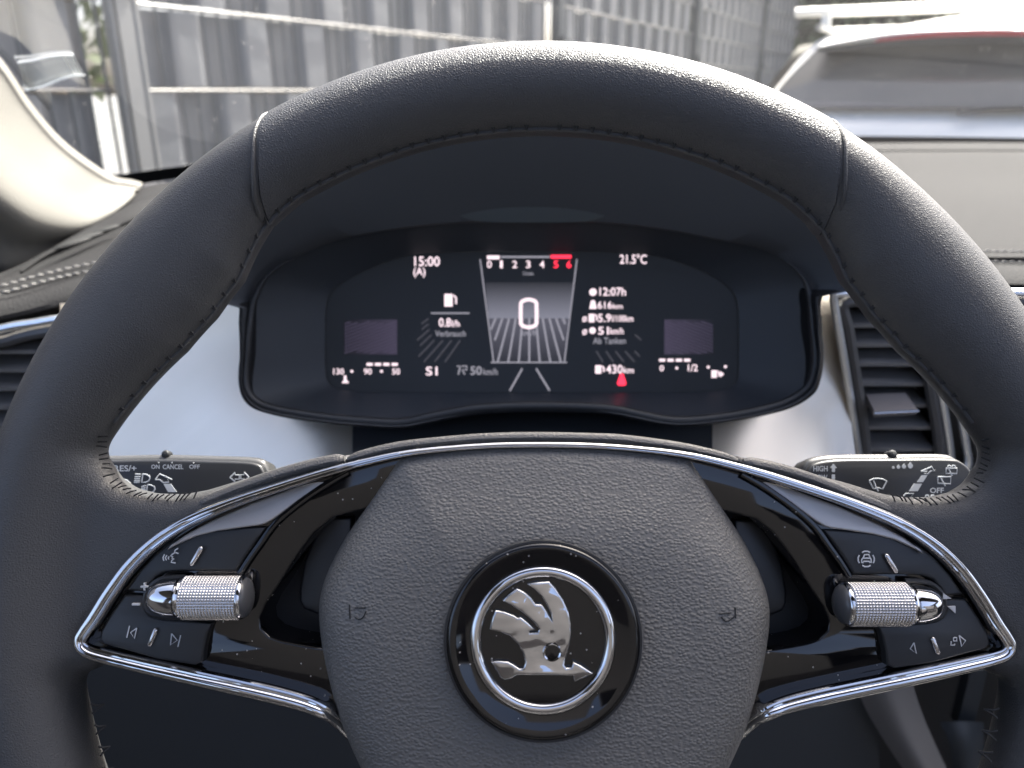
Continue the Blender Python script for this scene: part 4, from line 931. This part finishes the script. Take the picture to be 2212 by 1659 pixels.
prism('seat_back', [((-.50, -1.6, .05), (1.22, -1.6, .05), (1.22, -1.4, -.75), (-.50, -1.4, -.75))], SEAT)
prism('head_restraint', [((-.13, -.44, .26), (.10, -.44, .26), (.10, -.42, .10), (-.13, -.42, .10))], SEAT)
prism('tailgate', [((-.50, -2.2, .27), (1.22, -2.2, .27), (1.22, -2.2, -.85), (-.50, -2.2, -.85))], SEAT)  # unseen, closed to the roof without a window to darken gloss reflections
prism('cabin_floor', [((-.52, 1.2, -.86), (1.24, 1.2, -.86), (1.24, -2.2, -.86), (-.52, -2.2, -.86))], DOORM)
prism('bulkhead', [((-.52, 1.18, -.14), (1.24, 1.18, -.14), (1.24, 1.2, -.86), (-.52, 1.2, -.86))], DARK)
prism('side_cowl', [((-.515, .60, -.15), (-.515, 1.2, -.15), (-.51, 1.2, -.86), (-.51, .60, -.86)), ], DARK); prism('side_cowl', [((1.235, .60, -.10), (1.235, 1.2, -.09), (1.23, 1.2, -.86), (1.23, .60, -.86))], DARK)

# ================================================================== OUTSIDE
GZ = 0.0
ASPH = mat('asphalt', (.16, .16, .155), .9, var=(3, (.21, .21, .20)), bump=('noise', 90, .004))
v, f = [(-200, -120, 0), (200, -120, 0), (200, 250, 0), (-200, 250, 0)], [(0, 1, 2, 3)]
g = obj('ground', v, f, ASPH, None, smooth=False); g['kind'] = 'structure'
# --- fence: galvanised posts, double-rod mesh and woven privacy strips
A0f = Vector((-.98, 2.10)); df = Vector((.52, 1)).normalized(); nf = Vector((df.y, -df.x))      # nf points towards the car park
STRIP = mat('grey_privacy_strip', (.15, .157, .168), .55, var=(1.5, (.20, .205, .213)), bump=('noise', 12, .003))
WIRE = mat('dark_mesh_wire', (.10, .11, .12), .4, metal=.3); GALV = mat('galvanised_steel', (.27, .27, .265), .4, metal=.5)
fence = thing('privacy_fence', 'grey privacy-strip mesh fence with a steel post running past the parked white car', 'fence', Matrix.Translation((A0f.x, A0f.y, 0)))
def fp(s, off, z): return Vector((A0f.x+df.x*s+nf.x*off, A0f.y+df.y*s+nf.y*off, z))
ROW0 = EYE.z
posts = [-3.06, -.50+.43-.13-.30+.18, 2.33, 4.86, 7.38, 9.9]
# the post seen in the picture
pu = EYE+ray(262, 200)*1.0
def s_at(u):      # fence run at which a bearing meets it
    r = ray(u, 200); k = r.x/r.y
    return (k*A0f.y-A0f.x)/(df.x-k*df.y)
s_post = s_at(254)
posts = [s_post-2.52, s_post, s_post+2.52, s_post+5.04, s_post+7.56, s_post+10.08]
TOPZ = ROW0+1.22
for s in posts:
    mb = MB()
    ang = atan2(df.y, df.x); M = Matrix.Rotation(ang, 3, 'Z')
    mb.box(fp(s, .045, TOPZ/2), (.042, .05, TOPZ+.04), M)
    for z in (ROW0+.235, ROW0-.40, ROW0+.84): mb.box(fp(s, .085, z), (.075, .03, .035), M)
    mb.build('fence_post', GALV if s < posts[2] else WIRE, fence, world=True, sharp=30)  # far posts get a darker colour to hold down their sunlit brightness
    mb = MB(); mb.tube([fp(s+.035, .06, .02), fp(s+.035, .06, TOPZ)], .011, 8); mb.tube([fp(s-.030, .06, .02), fp(s-.030, .06, TOPZ)], .006, 8); mb.build('clamp_rail', GALV if s < posts[2] else WIRE, fence, world=True)
rowh = .20
levels = [ROW0+.002+rowh*k for k in range(-6, 7)]
for i, (a, b) in enumerate(zip(posts, posts[1:])):
    a += .035; b -= .035; mb = MB(); n = int((b-a)/.05); hb = MB()
    for k in range(n+1):
        s = a+(b-a)*k/n; mb.tube([fp(s, .012, levels[0]-.02), fp(s, .012, levels[-1]+.02)], .0042, 5)
    mb.build('mesh_wires', WIRE, fence, world=True)
    for z in levels:
        for o_ in (-.002, .030): hb.tube([fp(a, o_, z), fp(b, o_, z)], .0036, 6)
    hb.build('cross_rods', GALV, fence, world=True)
    for r, (z0, z1) in enumerate(zip(levels, levels[1:])):
        sh = (r*3+i*2) % 5; ns = n*4; rows = []
        a2 = a+(.045 if i != 0 else .0); b2 = b-(.04 if i == 0 else .0)
        rowA, rowB = [], []
        for q in range(ns+1):
            s = a2+(b2-a2)*q/ns; w = (s-a)/((b-a)/n); ph = (w+sh) % 5
            t = min(1, max(0, (ph-2.2)/.5))*min(1, max(0, (4.9-ph)/.5)); off = -.006+.028*t*t*(3-2*t)
            off += .003*sin(s*7+r*2.1)
            rowA.append(fp(s, off, z0+.006+.002*sin(s*5+r))); rowB.append(fp(s, off+.002*sin(s*11+r), z1-.007-.002*cos(s*6+r*3)))
        v, f = grid([rowA, rowB]); obj('privacy_strip', v, f, STRIP, fence, world=True)
mb = MB(); a, b = posts[0], posts[-1]; ang = atan2(df.y, df.x); mb.box(fp((a+b)/2, .03, .07), (b-a, .06, .20), Matrix.Rotation(ang, 3, 'Z')); mb.build('kerb_board', mat('concrete', (.33, .33, .31), .9, bump=('noise', 60, .003)), fence, world=True)

# --- second fence run at the far end, seen end on behind the white car
c2 = fp(posts[-1]-.6, 0, 0)

# --- white parked car
WHITE = mat('white_car_paint', (.92, .89, .82), .45, coat=.1); CGL = mat('car_window_glass', (.05, .055, .06), .08, coat=.3); TYRE = mat('tyre_rubber', (.02, .02, .02), .8); TRIMB = mat('black_car_trim', (.02, .02, .022), .4)
ctr = EYE+ray(2053, 250)*1.0; k = (ctr-EYE); k = Vector((k.x/k.y, 1)); CY = 2.75
yaw = radians(-27)
CX = Matrix.Translation((k.x*CY, CY, 0)) @ Matrix.Rotation(yaw, 4, 'Z')
car = thing('parked_car', 'white parked estate car with roof bars seen from behind', 'car', CX)
# sections from the tail forward: y, then half outline (x, z) from roof centre down
secs = [(-.02, [(0, 1.035), (.30, 1.035), (.50, 1.03), (.66, 1.01), (.76, .95), (.82, .85), (.84, .70), (.82, .45), (.74, .32), (0, .30)]),
        (.03, [(0, 1.10), (.30, 1.10), (.54, 1.095), (.68, 1.07), (.80, .98), (.86, .85), (.88, .70), (.86, .42), (.78, .28), (0, .26)]),
        (.10, [(0, 1.145), (.30, 1.143), (.58, 1.138), (.71, 1.10), (.82, .99), (.88, .85), (.90, .70), (.88, .42), (.80, .25), (0, .24)]),
        (.20, [(0, 1.25), (.30, 1.248), (.55, 1.235), (.68, 1.14), (.82, 1.0), (.89, .85), (.91, .70), (.89, .42), (.80, .25), (0, .24)]),
        (.33, [(0, 1.41), (.30, 1.405), (.50, 1.375), (.655, 1.18), (.82, 1.0), (.90, .85), (.91, .70), (.89, .42), (.80, .25), (0, .24)]),
        (.42, [(0, 1.445), (.30, 1.435), (.49, 1.40), (.65, 1.20), (.82, 1.0), (.90, .85), (.91, .70), (.89, .42), (.80, .25), (0, .24)]),
        (1.2, [(0, 1.462), (.32, 1.452), (.53, 1.415), (.68, 1.22), (.83, 1.0), (.90, .85), (.91, .70), (.89, .42), (.80, .25), (0, .24)]),
        (2.2, [(0, 1.45), (.32, 1.44), (.53, 1.405), (.68, 1.22), (.83, 1.0), (.90, .85), (.91, .70), (.89, .42), (.80, .25), (0, .24)]),
        (2.9, [(0, 1.16), (.32, 1.15), (.55, 1.10), (.70, 1.02), (.82, .95), (.90, .83), (.91, .70), (.89, .42), (.80, .25), (0, .24)]),
        (3.8, [(0, .98), (.32, .98), (.58, .95), (.72, .90), (.82, .84), (.88, .76), (.90, .65), (.88, .40), (.78, .25), (0, .24)]),
        (4.25, [(0, .80), (.30, .80), (.50, .77), (.62, .73), (.72, .66), (.78, .58), (.80, .50), (.78, .38), (.70, .28), (0, .28)])]
rows = []
for y, h in secs:
    rows.append([Vector((-x, y, z)) for x, z in reversed(h[1:])]+[Vector((x, y, z)) for x, z in h])
v, f = smooth_grid(rows, 6, 5); n = (len(rows[0])-1)*5+1
f.append(tuple(range(n))); body = fixn(obj('car_body', v, f, WHITE, car, sharp=50))
def patch(name, pts, m, par, nsub=5):   # curved panel from rows of local points
    v, f = smooth_grid([[Vector(p) for p in r] for r in pts], nsub, nsub); return fixn(obj(name, v, f, m, par))
gw = patch('rear_window', [[(-.59, .092, 1.165), (-.30, .080, 1.168), (0, .077, 1.17), (.30, .080, 1.168), (.59, .092, 1.165)], [(-.54, .185, 1.255), (-.28, .168, 1.26), (0, .165, 1.262), (.28, .168, 1.26), (.54, .185, 1.255)], [(-.46, .30, 1.37), (-.24, .287, 1.385), (0, .283, 1.388), (.24, .287, 1.385), (.46, .30, 1.37)]], CGL, car)
patch('window_seal', [[(-.61, .088, 1.157), (-.30, .076, 1.160), (0, .073, 1.162), (.30, .076, 1.160), (.61, .088, 1.157)], [(-.565, .186, 1.255), (-.28, .170, 1.26), (0, .167, 1.262), (.28, .170, 1.26), (.565, .186, 1.255)], [(-.475, .305, 1.375), (-.24, .292, 1.39), (0, .288, 1.393), (.24, .292, 1.39), (.475, .305, 1.375)]], TRIMB, car)
mb = MB(); mb.tube([Vector((.02, .045, 1.150)), Vector((.10, .058, 1.165)), Vector((.42, .075, 1.185))], .008, 6); mb.build('rear_wiper', TRIMB, car)
patch('spoiler', [[(-.47, .20, 1.362), (-.24, .175, 1.385), (0, .17, 1.39), (.24, .175, 1.385), (.47, .20, 1.362)], [(-.46, .20, 1.378), (-.24, .17, 1.412), (0, .165, 1.42), (.24, .17, 1.412), (.46, .20, 1.378)], [(-.44, .42, 1.42), (-.24, .42, 1.443), (0, .42, 1.474), (.24, .42, 1.468), (.44, .42, 1.42)]], WHITE, car)
patch('rear_dark_strip', [[(-.465, .196, 1.352), (-.24, .172, 1.366), (0, .166, 1.37), (.24, .172, 1.366), (.465, .196, 1.352)], [(-.465, .195, 1.372), (-.24, .170, 1.400), (0, .164, 1.405), (.24, .170, 1.400), (.465, .195, 1.372)]], TRIMB, car)  # dark strip along the top of the rear window
patch('brake_light', [[(-.28, .150, 1.380), (-.14, .142, 1.388), (0, .140, 1.391), (.14, .142, 1.388), (.28, .150, 1.380)], [(-.26, .150, 1.392), (-.14, .142, 1.404), (0, .140, 1.408), (.14, .142, 1.404), (.26, .150, 1.392)]], mat('red_lens', (.45, .03, .03), .25), car)
for s in (-1, 1):
    sw = [[(s*.585, .55, 1.39), (s*.575, 1.2, 1.43), (s*.575, 2.1, 1.42), (s*.60, 2.5, 1.33)], [(s*.69, .40, 1.20), (s*.71, 1.2, 1.22), (s*.71, 2.1, 1.22), (s*.735, 2.75, 1.13)]]
    patch('side_window', sw, CGL, car)
    patch('tail_lamp', [[(s*.62, -.005, 1.02), (s*.76, .02, 1.01), (s*.86, .12, .98)], [(s*.66, -.02, .90), (s*.80, .0, .89), (s*.90, .12, .86)]], mat('red_lens', (.45, .03, .03), .25), car)
    mb = MB(); mb.tube([Vector((s*.50, y, 1.43+.02*sin((y-.4)/2*pi)+.02)) for y in np.linspace(.42, 2.3, 12)], .012, 8); mb.build('roof_rail', GALV, car)
    for y in (.95, 3.45):
        mb = MB(); mb.add(*lathe([(.20, -.10), (.31, -.09), (.33, -.06), (.33, .06), (.31, .09), (.20, .10)], 32, 'x', (s*.80, y, .33))); fixn(mb.build('wheel', TYRE, car))
for y, z, L_ in ((.62, 1.520, .62), (1.75, 1.515, .60)):
    mb = MB(); P = [Vector((x, y, z)) for x in np.linspace(-L_, L_, 9)]; v, f = sweep(P, [(.036*cos(2*pi*k/12), .018*sin(2*pi*k/12)) for k in range(12)]); mb.add(v, f)
    for x in (-.50, .0, .50): mb.box((x, y, z-.035), (.03, .05, .07))
    mb.build('roof_bar', mat('white_aluminium', (.80, .80, .78), .4, metal=.2), car, sharp=30)
mb = MB(); mb.box((-.58, .005, 1.052), (.06, .012, .018)); mb.build('yellow_sticker', mat('yellow_label', (.75, .50, .04), .5), car)

# --- trees beyond
LEAF = mat('tree_leaves', (.055, .085, .025), .55, var=(1.2, (.10, .13, .04))); BARK = mat('tree_bark', (.12, .09, .06), .9, bump=('noise', 30, .02))
def tree(x, y, h, r, label, seed, nleaf=5200):
    rnd = random.Random(seed); t = thing('tree', label, 'tree', Matrix.Translation((x, y, 0)), 'trees beyond the fence')
    mb = MB(); top = Vector((rnd.uniform(-.3, .3), rnd.uniform(-.3, .3), h*.62))
    v, f = sweep([Vector((0, 0, -.1)), top*.3, top*.65, top], [(.17*cos(2*pi*k/9), .17*sin(2*pi*k/9)) for k in range(9)], up=Vector((1, 0, 0)), scale=[1.2, 1, .7, .4]); mb.add(v, f); cl_ = []
    for k in range(22):
        a = rnd.uniform(0, 2*pi); z = rnd.uniform(.30, .98)*h; rr = r*rnd.uniform(.3, 1)*(1-abs(z/h-.62)*1.1)
        c = Vector((cos(a)*rr, sin(a)*rr, z)); cl_.append((c, rnd.uniform(.35, .75)*r*.55)); b0 = top*rnd.uniform(.4, 1)
        v, f = sweep([b0, b0.lerp(c, .5)+Vector((0, 0, .1)), c], [(.05*cos(2*pi*q/6), .05*sin(2*pi*q/6)) for q in range(6)], up=Vector((1, 0, .1)), scale=[1, .6, .25]); mb.add(v, f)
    mb.build('trunk', BARK, t); V, Fc = [], []
    for k in range(nleaf):
        c, s = rnd.choice(cl_); d = Vector([rnd.gauss(0, 1) for _ in range(3)]); d.normalize(); p = c+d*s*rnd.random()**.4
        a = Vector([rnd.gauss(0, 1) for _ in range(3)]).normalized()*.085; b = a.orthogonal().normalized()*.05; n = len(V)
        V += [p-a, p+b, p+a, p-b]; Fc.append((n, n+1, n+2, n+3))
    obj('crown', V, Fc, LEAF, t, smooth=False)
tree(3.2, 12.5, 5.4, 2.2, 'dark leafy tree at the far end of the fence, left of the roof bars', 3)
tree(6.6, 11.5, 5.8, 2.4, 'green leafy tree behind the white car roof', 5)
tree(10.5, 12.5, 6.2, 2.6, 'leafy tree farthest right beyond the white car', 8)
tree(-3.4, 6.2, 4.6, 1.7, 'leafy tree glimpsed through the gap beside the fence post', 11, 3000)
# clipped hedge that closes the view behind the fence's far end and the car
hg = thing('hedge', 'dark green hedge running behind the white car', 'hedge', Matrix.Translation((6.5, 10.5, 0)))
HL = mat('hedge_leaves', (.035, .055, .022), .6, var=(1.5, (.075, .10, .035)))
rh_ = random.Random(21); V, Fc = [], []
for k in range(16000):
    t = rh_.random(); x = 1.6+t*16; fr0_ = rh_.random(); y = 10.2+.12*x+rh_.choice((0, 0, 1))*rh_.random()*1.0; top_ = 2.75+.25*sin(x*2.1)+.18*sin(x*5.3+1); z = top_*rh_.random()**.7
    if rh_.random() < .3: y = 10.2+.12*x+rh_.random(); z = top_+rh_.gauss(0, .07)
    p = Vector((x, y+rh_.gauss(0, .08), z)); a = Vector([rh_.gauss(0, 1) for _ in range(3)]).normalized()*.085; b = a.orthogonal().normalized()*.055; n = len(V)
    V += [p-a, p+b, p+a, p-b]; Fc.append((n, n+1, n+2, n+3))
obj('foliage', V, Fc, HL, hg, world=True, smooth=False)
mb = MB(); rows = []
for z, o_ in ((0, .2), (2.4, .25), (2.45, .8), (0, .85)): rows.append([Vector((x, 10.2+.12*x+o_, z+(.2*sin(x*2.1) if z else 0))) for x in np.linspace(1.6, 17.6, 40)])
mb.add(*grid(rows)); mb.build('shade_core', mat('hedge_inside', (.012, .016, .008), .9), hg, world=True)  # dark core sheet, colour standing for the shade inside the hedge
